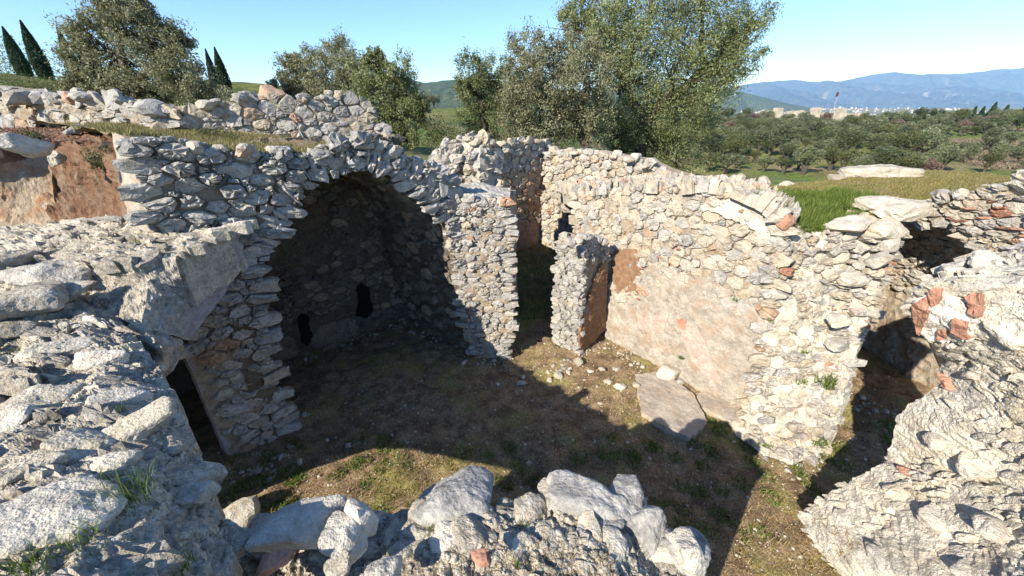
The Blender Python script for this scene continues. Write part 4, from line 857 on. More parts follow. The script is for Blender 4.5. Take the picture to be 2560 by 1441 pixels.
# ---- slabs and loose stones on the pit floor
def slab(px, z, h, label, mat, tilt=(0, 0)):
    pts = [PZ(u, v, z) for u, v in px]; c = np.mean(pts, 0)
    s = Plane(None, (0, 0, 1), 0, up=(0, 1, 0), pts=pts)
    V, F, t = base_mesh(s, .035, d_rock(.008, 5, int(px[0][0]), 1, .02), back=(0, 0, -h), edge_jit=.012)
    V[:, 2] += (V[:, 0] - c[0]) * tilt[0] + (V[:, 1] - c[1]) * tilt[1]
    o = obj('stone_slab', V, F, mat, None, t, bvh=False); tag(o, label, 'slab', 'paving slabs at the foot of the sunlit wall')
M_slab = stone_mat('smooth grey slab', [(0, (.36, .31, .26)), (1, (.42, .38, .32))], .35, (.2, .19, .17), .35, (.52, .5, .44), dirt=(.4, .27, .16), dirt_amt=.4, bump=.5)
slab([(1588, 935), (1640, 928), (1690, 950), (1735, 985), (1752, 1020), (1768, 1052), (1752, 1075), (1725, 1095), (1700, 1082), (1640, 1055), (1606, 1030), (1596, 985)], .07, .12, 'large smooth grey stone slab half in shadow at the foot of the sunlit wall', M_slab)
slab([(1742, 985), (1800, 965), (1850, 1000), (1872, 1045), (1850, 1062), (1800, 1042), (1760, 1020)], .06, .1, 'smaller stone slab wedged between the large slab and the sunlit wall', M_slab)
loose = [(1305, 960, .075, 'pale angular stone alone in the middle of the shaded pit floor'), (1308, 945, .05, 'small white stone just behind the one in mid floor'), (1290, 985, .04, 'reddish stone nearest the centre of the pit floor'),
         (1245, 962, .035, 'tiny white stone left of the mid floor stones'), (762, 1038, .05, 'white chip of stone right of the left pier foot'), (748, 1158, .045, 'pale pointed stone below the left pier foot'), (872, 1115, .05, 'round grey stone at the edge of the lit patch'),
         (1552, 970, .11, 'pale flat block, largest of the stones left of the big slab'), (1520, 955, .07, 'stone leaning on the pile left of the big slab'), (1505, 925, .07, 'brownish stone at the back of the pile by the plaster wall'), (1590, 965, .08, 'grey stone touching the left tip of the big slab'), (1475, 930, .06, 'low pale stone on the left of the pile by the plaster wall'), (1540, 925, .07, 'dark wedge shaped stone in the pile below the plaster'), (1445, 908, .1, 'long flat grey stone below the orange clay plaster'), (1395, 940, .1, 'bluish stone beside the foot of the doorway stub'),
         (1700, 960, .1, 'white faced block leaning on the foot of the sunlit wall'), (1322, 1160, .04, 'small grey pebble in the lit strip of floor'), (1160, 908, .05, 'small stone in front of the arch pier foot'), (1330, 690, .06, 'white stone on the passage floor'), (1500, 1010, .04, 'tiny stone on the shaded floor left of the slab')]
for i, (u, v, s, l) in enumerate(loose):
    p, n = hit(u, v)
    o = rock_at('loose_stone', M_near2 if 'white' in l or 'pale' in l else M_wall, p + np.array([0, 0, s * .25]), (s * 1.2, s * .9, s * .6), 2000 + i * 7, sub=2, tone=(.3 + .5 * (i % 3) / 2) if 'red' not in l else .99); tag(o, l, 'stone', 'loose stones on the pit floor')
o = rock_at('stone_block', M_near, PZ(592, 1292, .1), (.22, .17, .16), 77, sub=3, rot=(0, 0, .4)); tag(o, 'squared dull stone block at the foot of the left wall', 'block')
# pebbles
R = random.Random(77); items = []
while len(items) < 4200:
    u, v = R.uniform(540, 2250), R.uniform(620, 1441); p, n = hit(u, v)
    if p is None or p[2] > .6 or n[2] < .7: continue
    items.append((p, R.uniform(.005, .012) if R.random() < .9 else R.uniform(.012, .03)))
rocks_join('gravel', M_near2, items, None, 5).__setitem__('label', 'pale chips of stone strewn over the pit floor'); bpy.data.objects['gravel']['category'] = 'gravel'
items = []; R = random.Random(31)
for path, n in (([(720, 1110), (660, 1180), (570, 1180)], 60), ([(680, 920), (860, 860), (1000, 800), (1180, 900)], 110), ([(1200, 905), (1270, 905)], 30), ([(1385, 930), (1450, 890), (1520, 860), (1620, 930)], 120), ([(1850, 1075), (1980, 1170), (2070, 1110)], 70), ([(2100, 1000), (2330, 1040)], 50)):
    for _ in range(n):
        k = R.randrange(len(path) - 1); f = R.random(); u = path[k][0] + (path[k + 1][0] - path[k][0]) * f; v = path[k][1] + (path[k + 1][1] - path[k][1]) * f
        p = px_floor(u, v); q = p + np.array([R.gauss(0, .12), R.gauss(-.05, .1), 0]); q[2] = floor_h(q[None])[0]
        items.append((q, R.uniform(.012, .03) if R.random() < .8 else R.uniform(.03, .06)))
o = rocks_join('fallen_rubble', M_wall, items, None, 12, sub=2); tag(o, 'small fallen stones gathered along the feet of the walls', 'rubble')
# ---- boulders on the near wall
def near_rock(name, u, v, z, s, seed, label, mat=None, rot=None, tone=.5, sub=5, group=None):
    o = rock_at(name, mat or M_bould, PZ(u, v, z), s, seed, sub=sub, rot=rot, tone=tone, nz=.05); tag(o, label, name.split('_')[-1], group); return o
near_rock('boulder', 1130, 1268, 2.1, (.30, .19, .2), 11, 'rounded pale grey boulder on the near wall, left of the pair', rot=(0, .05, .1), group='boulders on the near wall')
near_rock('boulder', 1480, 1272, 2.1, (.36, .17, .2), 19, 'larger craggy boulder with a dark hollow on the near wall, right of the pair', rot=(0, .05, -.1), group='boulders on the near wall')
near_rock('boulder', 1262, 1272, 2.1, (.08, .07, .06), 13, 'small rough stone wedged between the two boulders of the near wall', M_near, group='boulders on the near wall', sub=4)
nr = [(750, 1312, 2.26, (0.240, 0.096, 0.084), 21, 'long flat pale rock on the rim of the near wall', (.1, .1, .2)), (905, 1300, 2.30, (0.108, 0.084, 0.108), 22, 'brilliant white pointed rock on the rim of the near wall', (.2, .4, .5)), (860, 1350, 2.30, (0.144, 0.096, 0.072), 23, 'pale rock below the white pointed one', None),
      (560, 1385, 2.26, (0.132, 0.096, 0.060), 24, 'grey flat rock at the corner of the near and left walls', None), (430, 1400, 2.30, (0.168, 0.108, 0.072), 25, 'pinkish rough rock in the bottom left corner', None), (640, 1330, 2.18, (0.096, 0.072, 0.060), 26, 'small knobbly rock at the left end of the near wall', None),
      (1720, 1390, 2.14, (0.084, 0.108, 0.120), 27, 'white smooth stone capping the right end of the near wall', (0, 0, .3)), (850, 1420, 2.34, (0.072, 0.060, 0.048), 28, 'grey fist sized stone on the near wall among gravel', None), (960, 1432, 2.34, (0.096, 0.060, 0.048), 29, 'white stone cut by the bottom edge of the picture', None), (690, 1400, 2.32, (0.072, 0.048, 0.036), 30, 'reddish brown stone among dry grass on the near wall', None), (1200, 1395, 2.36, (0.048, 0.036, 0.024), 31, 'pink brick chip on the gravel of the near wall', None)]
for u, v, z, s, sd_, l, rt in nr:
    near_rock('rim_stone', u, v, z, s, sd_, l, M_brick if ('brick' in l or 'reddish' in l) else M_near2 if 'white' in l or 'pale' in l else M_near, rt, sub=4, group='stones on the near wall')
R = random.Random(61)
for i in range(34):
    u = R.uniform(590, 1740); v = 1325 + 45 * R.random() + (40 if u > 1600 else 0); sz = R.uniform(.04, .10); p, n = hit(u, v)
    if p is not None and p[2] > 1.7: rock_at('stone', M_near if R.random() < .7 else M_near2, p + np.array([0, 0, -.2 * sz]), (sz * 1.3, sz * .9, sz * .7), 7000 + i, th_N, sub=4, tone=R.random(), nz=.08)
for u, v, sx, sy, sz in ((1395, 1262, .12, .12, .12), (1570, 1262, .16, .12, .13), (1330, 1295, .1, .09, .09), (1610, 1310, .13, .12, .1), (1060, 1300, .12, .1, .08), (1215, 1300, .1, .1, .09), (1700, 1370, .14, .1, .1), (1500, 1330, .14, .1, .08)):
    rock_at('stone', M_bould if sx > .12 else M_near, PZ(u, v, 2.12), (sx, sy, sz), 7100 + u, th_N, sub=4, tone=.4, nz=.08)
# stones bedded in the left wall (parts of it)
lw = [(130, 1290, 2.62, (.30, .2, .13), (0, .15, .1)), (330, 1085, 2.58, (.20, .09, .07), (.2, -.3, .7)), (200, 1120, 2.6, (.17, .12, .07), (0, .1, .3)), (140, 690, 2.92, (.36, .24, .14), (0, .1, .2)), (60, 760, 2.78, (.3, .2, .12), (.1, 0, .5)), (230, 620, 3.0, (.24, .16, .1), (0, 0, 0)), (345, 575, 3.05, (.17, .13, .1), (0, 0, .3)), (120, 745, 2.75, (.4, .12, .07), (.3, -.2, .5)), (30, 660, 2.95, (.25, .2, .12), (0, 0, 1)), (250, 560, 3.06, (.3, .18, .08), (0, 0, .1)), (60, 600, 3.0, (.28, .18, .1), (0, .1, .2)),
      (430, 1120, 2.46, (.10, .09, .06), (0, 0, .2)), (300, 1000, 2.6, (.14, .08, .05), (0, .2, .8)), (90, 1010, 2.6, (.2, .14, .06), (0, .2, .3)), (60, 1180, 2.62, (.16, .11, .08), (0, 0, .9)), (250, 900, 2.58, (.16, .1, .05), (.1, 0, .4)), (130, 880, 2.6, (.22, .1, .05), (.1, .1, .6)), (400, 1010, 2.5, (.1, .07, .04), (0, 0, .5)), (250, 1180, 2.58, (.14, .08, .06), (0, .1, .1)), (20, 830, 2.66, (.2, .12, .06), (0, 0, .3)), (470, 1240, 2.42, (.1, .08, .05), (0, 0, 0)), (20, 1060, 2.62, (.14, .12, .06), (0, 0, 0))]
for i, (u, v, z, s, rt) in enumerate(lw):
    rock_at('stone', M_near if i % 3 else M_near2, PZ(u, v, z + .08 if z < 2.85 else z - .01), s, 3000 + i, th_L, rot=rt, sub=5 if s[0] > .15 else 4, tone=rnd.random(), nz=.07)
# painted plaster and stones on the right mass
def decal(th, px, mat, name, proud=.01):
    pts = []
    for u, v in px:
        p, n = hit(u, v); pts.append(p)
    pts = np.array(pts); c = pts.mean(0); q = pts - c; w, vv = np.linalg.eigh(q.T @ q); n = vv[:, 0]
    if n @ (CAM - c) < 0: n = -n
    u0 = vv[:, 2]; v0 = np.cross(n, u0); s = Plane(None, n, 0, up=v0, pts=pts); s.O = s.O + 0
    # outline re-laid on its mean plane, then draped on the surface
    def dr(P):
        h = np.zeros(len(P))
        for i, p in enumerate(P):
            d = Vector(p - CAM); a = BVH.ray_cast(Vector(CAM), d.normalized())
            if a[0] is not None: h[i] = (np.array(a[0]) - p) @ n
        return np.clip(h, -.08, .12) + proud, .5 + 0 * h
    V, F, t = base_mesh(s, .02, dr, thick=.05, edge_jit=.006); obj(name, V, F, mat, th, t)
class Sub:
    def __init__(s, sf, px):
        a, b = np.meshgrid(np.linspace(0, sf.Lu, 260), np.linspace(0, sf.Lv, 420)); uv = np.stack([a.ravel(), b.ravel()], 1); U, V_, D = proj(sf.F(uv))
        s.F, s.nrm = sf.F, sf.nrm; s.poly = [tuple(uv[np.argmin((U - p[0]) ** 2 + (V_ - p[1]) ** 2)]) for p in px]
def decal(th, px, mat, name, proud=.01):
    s = Sub(sf7, px); q = Plane(None, (0, 0, 1), 0, up=(0, 1, 0), pts=[(0, 0, 0), (1, 0, 0), (0, 1, 0)]); q.poly = s.poly; q.F = s.F; q.nrm = s.nrm
    base = d_rock(.05, 4, 141, 1.1, .06, (1, 1, 2.2))
    V, F, t = base_mesh(q, .02, lambda P: (np.clip(base(P)[0], -.1, .2) * .55 + .03 + proud, .5 + 0 * P[:, 0]), thick=.12, edge_jit=.008); obj(name, V, F, mat, th, t)
decal(th_R, [(2285, 752), (2330, 735), (2365, 725), (2420, 760), (2445, 800), (2438, 845), (2380, 852), (2330, 845), (2300, 832), (2288, 790)], M_white, 'plaster', .008)
for px in ([(2286, 756), (2328, 740), (2332, 782), (2304, 830), (2293, 800)], [(2330, 730), (2362, 727), (2366, 748), (2340, 762), (2332, 745)], [(2398, 785), (2432, 800), (2438, 842), (2402, 836)], [(2350, 820), (2378, 826), (2374, 845), (2350, 842)], [(2428, 740), (2462, 735), (2468, 770), (2462, 790), (2438, 780)], [(2378, 935), (2392, 950), (2396, 980), (2384, 975)], [(2264, 1172), (2282, 1175), (2276, 1192), (2265, 1188)]):
    decal(th_R, px, M_brick, 'painted_fragment', .03)
for i, (u, v, s) in enumerate([(2310, 700, .1), (2400, 680, .12), (2500, 660, .15), (2440, 940, .08), (2350, 1100, .12), (2250, 1230, .1), (2450, 1180, .16), (2100, 1300, .12), (2340, 1290, .14), (2500, 1320, .14), (2200, 1400, .12), (2420, 1420, .12), (2380, 1010, .06), (2520, 840, .12), (2060, 1260, .08)]):
    p, n = hit(u, v)
    if p is not None: rock_at('stone', M_near2, p - n * s * .25, (s * 1.3, s * .8, s * .45), 4000 + i, th_R, sub=4, tone=rnd.random())
sf7b = Grid([[RFr[0][1] + (1.75, .55, .0), RFr[0][2] + (2.1, .7, .05), RFr[0][3] + (2.8, .9, .1)], RFr[0][1:]]); add_base(th_R, sf7b, .05, d_rock(.03, 4, 142, 1, .04), M_near2, name='wall_top', back=(.6, .1, -.3))  # back of the wall top, extended off-frame to shade the chamber
# gravel on the near wall
items = []; R = random.Random(4)
while len(items) < 5200:
    u, v = R.uniform(560, 1760), R.uniform(1290, 1470); p, n = hit(u, v)
    if p is None or p[2] < 1.6 or n[2] < .35: continue
    items.append((p, R.uniform(.003, .009) if R.random() < .9 else R.uniform(.01, .022)))
o = rocks_join('wall_gravel', M_near, items, None, 6); tag(o, 'fine grey gravel and mortar crumbs on top of the near wall', 'gravel')

# ================================================================== vegetation
def blades(name, pts, nrm, h, w, mat, seed, label=None, cat='grass', lean=.5, kind='stuff', curve=True, parent=None):
    R = np.random.RandomState(seed); n = len(pts); P = np.array(pts)
    hh = h * R.uniform(.4, 1.2, n); a = R.uniform(0, 2 * np.pi, n); L = R.uniform(0, lean, n)
    d = np.stack([np.cos(a) * L, np.sin(a) * L, np.ones(n)], 1); d /= np.linalg.norm(d, axis=1)[:, None]
    b = a + R.uniform(-1, 1, n); s = np.stack([-np.sin(b), np.cos(b), np.zeros(n)], 1) * (w * R.uniform(.6, 1.3, n))[:, None]
    mid = P + d * (hh * .55)[:, None]; d2 = d + np.stack([np.cos(a) * L, np.sin(a) * L, -.5 * L], 1); d2 /= np.linalg.norm(d2, axis=1)[:, None]
    tip = mid + d2 * (hh * .5)[:, None]
    V = np.stack([P - s, P + s, mid + s * .7, mid - s * .7, tip], 1).reshape(-1, 3)
    i = np.arange(n) * 5; q = np.stack([i, i + 1, i + 2, i + 3], 1); t = np.stack([i + 3, i + 2, i + 4, i + 4], 1)
    F = np.concatenate([np.stack([i, i + 1, i + 2], 1), np.stack([i, i + 2, i + 3], 1), np.stack([i + 3, i + 2, i + 4], 1)])
    o = obj(name, V, F, mat, parent, np.repeat(R.rand(n), 5), kind=kind)
    if label: tag(o, label, cat)
    return o
def scatter(n, ur, vr, ok, seed):
    R = random.Random(seed); out = []; k = 0
    while len(out) < n and k < n * 12:
        k += 1; u, v = R.uniform(*ur), R.uniform(*vr); p, m_ = hit(u, v)
        if p is not None and ok(u, v, p, m_): out.append(p)
    return out
def poly_ok(poly, zmin=-1, zmax=9, nz=.5): return lambda u, v, p, n: n[2] > nz and zmin < p[2] < zmax and inside([(u, v)], poly)[0]
def clumps(centres, per, rad, seed):
    R = random.Random(seed); out = []
    for c in centres:
        for _ in range(per):
            a, r = R.uniform(0, 6.28), rad * math.sqrt(R.random()); x, y = c[0] + r * math.cos(a), c[1] + r * math.sin(a)
            out.append((x, y, c[2] + R.uniform(-.01, .0)))
    return out
fl = lambda u, v, p, n: n[2] > .7 and p[2] < .65
pts = scatter(15000, (520, 2250), (620, 1441), fl, 1)
blades('dry_grass', pts, None, .085, .0035, M_straw, 2, 'short dry straw scattered over the pit floor', lean=2.2)
litp = [(600, 1240), (760, 1170), (960, 1095), (1100, 1105), (1350, 1150), (1520, 1160), (1500, 1290), (1000, 1300), (640, 1330)]
pts = scatter(9000, (600, 1530), (1090, 1330), lambda u, v, p, n: p[2] < .3 and inside([(u, v)], litp)[0] and vnoise(p[None], 2.2, 4)[0] + .25 * vnoise(p[None], 9, 5)[0] > -.05 + (u - 900) * .0006, 3)
blades('moss', pts, None, .018, .004, M_moss, 4, 'low yellow green moss on the sunlit patch of floor', 'moss', 1.2)
cent = scatter(80, (560, 2250), (1090, 1400), fl, 9)
cent += [px_floor(*q) for q in [(700, 1190), (880, 1110), (960, 1100), (730, 1200), (1000, 1130), (900, 1160), (840, 1190), (1790, 1060), (1800, 1080), (1830, 1060), (1900, 1330), (1820, 1300), (1870, 1350), (2090, 1150), (2100, 1165), (2230, 1060), (2240, 1080), (2215, 1100), (2200, 1060)]]
blades('green_weeds', clumps(cent, 80, .11, 3), None, .065, .007, M_grass, 5, 'small green weeds dotted over the pit floor', 'weeds', 1.1)
pts = scatter(5000, (1270, 1420), (600, 800), fl, 12)
blades('passage_grass', pts, None, .08, .005, M_grass, 6, 'dark green grass on the floor of the doorway passage', 'grass', 1.0)
pts = scatter(2600, (560, 1760), (1290, 1460), lambda u, v, p, n: p[2] > 1.6 and n[2] > .3 and vnoise(p[None], 3, 8)[0] > -.25, 44)
blades('dry_twigs', pts, None, .045, .0012, M_straw, 45, 'dry straw and twigs lying among the gravel of the near wall', 'straw', 4.0)
pts = scatter(1200, (0, 540), (700, 1441), lambda u, v, p, n: p[2] > 2 and n[2] > .4 and vnoise(p[None], 3, 9)[0] > .1, 46)
blades('wall_moss', pts, None, .015, .003, M_moss, 47, 'scattered moss on the top of the left wall', 'moss', 1.5)
# turf on the fill
gp = [(1850, 485), (1985, 480), (2150, 480), (2185, 500), (2160, 535), (2095, 575), (1965, 585), (1900, 515)]
pts = scatter(17000, (1840, 2200), (465, 600), lambda u, v, p, n: n[2] > .3 and 2.5 < p[2] < 3.5 and inside([(u + 45 * vnoise(p[None], 3, 3)[0], v + 14 * vnoise(p[None], 4, 4)[0])], gp)[0], 13)
blades('lush_grass', pts, None, .11, .0035, M_grass, 7, 'thick bright green grass on the earth fill beside the broken pier', 'grass', .9)
gp2 = [(1830, 475), (2100, 440), (2300, 425), (2560, 435), (2560, 460), (2400, 485), (2300, 510), (2170, 520), (2000, 500)]
pts = scatter(17000, (1830, 2560), (425, 520), poly_ok(gp2, 2.6, 3.6, .3), 14)
M_turfb = leaf_mat('olive brown turf blades', [(0, (.14, .15, .04)), (.4, (.24, .24, .08)), (.7, (.34, .28, .13)), (1, (.46, .38, .22))], .3)
blades('short_turf', pts, None, .032, .004, M_turfb, 8, 'short yellowish turf on the mound behind the right walls', 'grass', 1.0)
gp3 = [(150, 290), (460, 318), (620, 335), (760, 345), (860, 372), (780, 392), (640, 400), (420, 345), (290, 335), (250, 330), (170, 320)]
pts = scatter(12000, (130, 860), (285, 400), poly_ok(gp3, 3.2, 4.3, .2), 15)
blades('terrace_grass', pts, None, .07, .004, M_turfb, 9, 'dry yellow grass on the terrace behind the facade', 'grass', .9)
# tall grass sprigs on the walls
def tuft(u, v, h, n, rad, label, mat=M_grass, w=.002, lean=.5, seed=1):
    p, nn = hit(u, v)
    if p is None: return
    o = blades('grass_tuft', clumps([p], n, rad, seed), None, h, w, mat, seed, None, lean=lean, kind=None); tag(o, label, 'grass tuft', 'grass tufts on the walls')
for i, (u, v, h, n, r, l) in enumerate([(245, 1215, .10, 40, .05, 'green grass tuft beside reddish leaves on the left wall'), (335, 1240, .16, 60, .09, 'tall sparse green grass blades on the left wall, above the bottom boulder'), (290, 1275, .14, 40, .07, 'grass tuft just right of the bottom left boulder'), (250, 1020, .05, 40, .03, 'small bright green weed in the middle of the left wall'), (300, 1030, .06, 30, .03, 'yellow green weed beside the bright slanted stone'), (185, 1085, .05, 40, .04, 'dark green grass tuft in a hollow of the left wall'),
        (590, 1355, .14, 70, .05, 'yellow green grass tuft at the corner of the near wall'), (625, 1320, .12, 25, .02, 'upright grass blades over the stone block'), (20, 885, .05, 60, .06, 'yellowish weed at the left edge of the left wall'), (140, 745, .05, 30, .03, 'little yellow weed on the slanted rock of the left wall'), (350, 605, .08, 60, .07, 'grass growing on the corner block'), (455, 1418, .08, 60, .04, 'green weed at the bottom edge left of centre'), (60, 1430, .09, 90, .08, 'grey green weeds in the bottom left corner'), (200, 1350, .1, 40, .05, 'thin grass at the foot of the bottom left boulder'), (1075, 1330, .05, 30, .02, 'dark tuft on the left boulder of the near wall'), (1310, 1320, .06, 40, .03, 'short tuft between the boulders of the near wall'), (1295, 1420, .07, 30, .02, 'small green tuft on the gravel at the bottom')]):
    tuft(u, v, h, n, r, l, seed=100 + i)
for i, (u, v, h, n, r, l) in enumerate([(2060, 960, .16, 160, .12, 'leafy green plant spilling over the foot of the broken pier'), (1990, 950, .08, 120, .12, 'low green weeds on the ledge of the broken pier'), (2010, 880, .07, 80, .05, 'small green herb in a crack of the broken pier'), (1705, 895, .06, 90, .05, 'green plant rooted in the pink plaster'), (1920, 800, .05, 50, .04, 'tiny green weed at the joint of sunlit wall and pier'), (1945, 670, .08, 50, .06, 'grass in the dark gap beside the broken pier'), (1840, 750, .06, 60, .06, 'moss and grass under the last stones of the sunlit wall')]):
    tuft(u, v, h, n, r, l, w=.006, lean=1.3, seed=200 + i)
# shrubs on the terrace
def bush(u, v, Y, r, n, mat, label, seed, leaf=.03, cat='shrub', group=None, flat=.7, name='shrub'):
    R = np.random.RandomState(seed); c = PY(u, v, Y)
    P = R.randn(n, 3); P /= np.linalg.norm(P, axis=1)[:, None]; P *= (R.rand(n) ** .4)[:, None] * r; P[:, 2] *= flat
    P = P + P * .35 * vnoise(P + seed, 3 / r, 3)[:, None] + c
    V, F, T = leaf_faces(P, leaf, R, c); o = obj(name, V, F, mat, None, T); tag(o, label, cat, group); return o
def leaf_faces(P, size, R, c=None, el=2.4, up=.3):
    n = len(P); d = R.randn(n, 3); d[:, 2] += up; d /= np.linalg.norm(d, axis=1)[:, None]
    e = np.cross(d, R.randn(n, 3)); e /= np.linalg.norm(e, axis=1)[:, None]
    s = size * R.uniform(.6, 1.3, n)[:, None]; a = d * s * .5; b = e * s * .5 / el
    V = np.stack([P - a, P + b, P + a, P - b], 1).reshape(-1, 3); i = np.arange(n) * 4
    return V, np.stack([i, i + 1, i + 2, i + 3], 1), np.repeat(R.rand(n), 4)
bush(265, 400, 4.9, .22, 1500, M_bare if 0 else M_bush, 'grey green herb hanging on the red earth bank', 1)
bush(520, 335, 7.0, .18, 900, M_bush, 'small green shrub on the terrace, left one below the back wall', 2)
bush(565, 345, 6.9, .22, 1100, M_bush, 'small yellow green shrub on the terrace, right one below the back wall', 3)
bush(75, 345, 5.4, .14, 900, M_bush, 'tiny green herb beside the pale boulders at the left', 4)
bush(650, 300 + 60, 7.2, .2, 500, M_bare, 'dry brown twiggy herb below the back wall', 5)
# ---- olive trees
def tube(path, r0, r1, k=7):
    path = [np.array(p, float) for p in path]; n = len(path); V = []; F = []
    for i, p in enumerate(path):
        d = path[min(i + 1, n - 1)] - path[max(i - 1, 0)]; d /= np.linalg.norm(d) + 1e-9
        a = np.cross(d, (0, 0, 1) if abs(d[2]) < .9 else (1, 0, 0)); a /= np.linalg.norm(a); b = np.cross(d, a); r = r0 + (r1 - r0) * i / (n - 1)
        for q in range(k): t = 2 * math.pi * q / k; V.append(p + (a * math.cos(t) + b * math.sin(t)) * r)
    for i in range(n - 1):
        for q in range(k): F.append((i * k + q, i * k + (q + 1) % k, (i + 1) * k + (q + 1) % k, (i + 1) * k + q))
    return V, F
def wig(a, b, n, amp, R):
    a = np.array(a); b = np.array(b); L = np.linalg.norm(b - a)
    return [a + (b - a) * i / n + (np.array([R.uniform(-1, 1), R.uniform(-1, 1), R.uniform(-.6, .6)]) * amp * L if 0 < i < n else 0) for i in range(n + 1)]
def olive(label, base, Y, blobs, seed, mat=None, fork=None, trunk_r=.16, leaf=.075, dens=1.0, group='olive trees behind the ruin', name='olive_tree'):
    R = random.Random(seed); RN = np.random.RandomState(seed); B = PY(base[0], base[1], Y); B[2] -= .25
    root = thing(name, label, 'tree', B, group); Vt = []; Ft = []
    def addt(t):
        o0 = len(Vt); Vt.extend(t[0]); Ft.extend([tuple(i + o0 for i in f) for f in t[1]])
    fk = [PY(f[0], f[1], Y + f[2]) for f in (fork or [(base[0], base[1] - 60, 0)])]
    prev = B
    for q, f in enumerate(fk): addt(tube(wig(prev if q == 0 else fk[0], f, 4, .05, R), trunk_r * (1 - .25 * min(q, 1)), trunk_r * .6))
    C3 = []; leafP = []
    for (u, v, r) in blobs:
        rm = r * Y / FPX * 1.02; c = PY(u, v, Y + R.uniform(-.8, .8) * rm * .9); C3.append((c, rm))
    for c, rm in C3:
        f = min(fk, key=lambda q: np.linalg.norm(q - c)); s = f
        pth = wig(s, c + np.array([0, 0, -.2 * rm]), 5, .06, R); addt(tube(pth, trunk_r * .38, trunk_r * .1, 5))
        for _ in range(7):
            e = c + np.array(RN.randn(3)) * rm * .5; addt(tube(wig(pth[4], e, 3, .08, R), trunk_r * .1, .008, 4))
        # leafy twigs: many small tufts spread through the blob
        nt2 = int(26 + 26 * rm); g = RN.randn(nt2, 3); g /= np.linalg.norm(g, axis=1)[:, None]; g *= (RN.uniform(.25, 1, nt2) ** .5)[:, None] * rm
        for t in g:
            k = int(120 * dens * R.uniform(.5, 1.3)); tr = rm * R.uniform(.16, .34)
            ax = t / (np.linalg.norm(t) + 1e-6) + np.array([0, 0, .5]); ax /= np.linalg.norm(ax)
            q = RN.randn(k, 3) * tr * .45 + ax * RN.uniform(-.5, 1.2, k)[:, None] * tr
            leafP.append((c + t + q, R.random()))
    obj('trunk', Vt, Ft, M_bark, root, smooth=True)
    P = np.vstack([p for p, _ in leafP]); tb = np.concatenate([np.full(len(p), t) for p, t in leafP])
    V, F, T = leaf_faces(P, leaf, RN, el=2.6, up=.6); T = np.clip(.55 * T + .45 * np.repeat(tb, 4), 0, 1)
    obj('crown', V, F, mat or M_olive, root, T); return root
olive('largest olive tree, tall and dark, its top cut by the upper edge', (1600, 400), 14.5, [(1500, 50, 85), (1580, 20, 95), (1680, 50, 105), (1760, 70, 80), (1855, 60, 50), (1850, 125, 50), (1775, 140, 85), (1680, 160, 100), (1560, 130, 85), (1480, 100, 55), (1620, 250, 100), (1730, 240, 85), (1700, 340, 70), (1600, 330, 75), (1765, 195, 65), (1530, 60, 50), (1600, 190, 55), (1690, 300, 60), (1640, 390, 50), (1540, 330, 55), (1545, 220, 60), (1700, 410, 55), (1440, 40, 35), (1640, -60, 110), (1760, -40, 80), (1820, 165, 45), (1560, 390, 40)], 11, M_olive, [(1610, 310, 0), (1560, 200, .3), (1680, 230, -.2), (1760, 170, .2)], .24, dens=1.0)
olive('pale silvery olive tree with a leaning forked trunk beside the largest tree', (1485, 392), 12.5, [(1330, 125, 45), (1385, 165, 70), (1320, 205, 55), (1425, 240, 70), (1350, 285, 75), (1475, 190, 60), (1300, 320, 45), (1400, 335, 60), (1480, 290, 50), (1290, 250, 40), (1440, 150, 50), (1340, 350, 40)], 12, M_olive2, [(1445, 300, 0), (1395, 280, -.2), (1360, 245, 0), (1470, 220, .2)], .17)
olive('slim feathery olive tree standing alone left of the pale silvery one', (1210, 392), 15, [(1180, 180, 38), (1230, 180, 36), (1195, 235, 45), (1240, 250, 42), (1185, 300, 42), (1245, 320, 45), (1215, 350, 40), (1260, 215, 35), (1165, 225, 22)], 13, M_olive, [(1212, 320, 0), (1200, 240, 0)], .12, dens=.8)
olive('broad yellowish olive tree rising above the back wall', (830, 300), 15, [(745, 190, 38), (785, 165, 34), (850, 145, 38), (830, 200, 48), (890, 180, 42), (760, 225, 38), (705, 222, 26), (880, 230, 45), (735, 160, 20)], 14, M_olive2, [(835, 250, 0)], .14)
olive('dark olive tree with bare lower trunk at the right end of the back wall', (1000, 392), 13, [(925, 185, 42), (990, 185, 38), (1000, 240, 48), (945, 250, 48), (1020, 300, 42), (975, 320, 42), (1010, 350, 28), (935, 150, 20), (950, 300, 30), (1045, 265, 25)], 15, M_olive, [(1002, 340, 0), (970, 260, 0)], .12)
olive('huge bushy olive tree at the left between the cypresses', (340, 270), 12.5, [(250, 105, 58), (310, 50, 48), (370, 85, 50), (335, 150, 75), (245, 180, 58), (425, 150, 55), (455, 205, 50), (390, 225, 55), (300, 225, 55), (495, 230, 30), (220, 85, 30), (275, 20, 22), (205, 150, 30), (200, 220, 30), (440, 110, 30), (345, 30, 30)], 16, M_olive2, [(335, 215, 0), (300, 140, 0), (390, 160, 0)], .18)
bush(1100, 340, 13, .75, 2600, M_bush, 'low grey green bush between the dark olive tree and the wall stump', 21, .06)
bush(1130, 365, 12, .5, 1500, M_bush, 'small bush right behind the wall stump', 22, .05)
bush(560, 235, 22, .55, 900, M_olive2, 'pale round bush beside the cypress pair', 23, .09)
bush(20, 165, 30, 2.2, 2500, M_olive, 'dark tree crown cut by the left edge beside the first cypress', 24, .16, 'tree', flat=1)
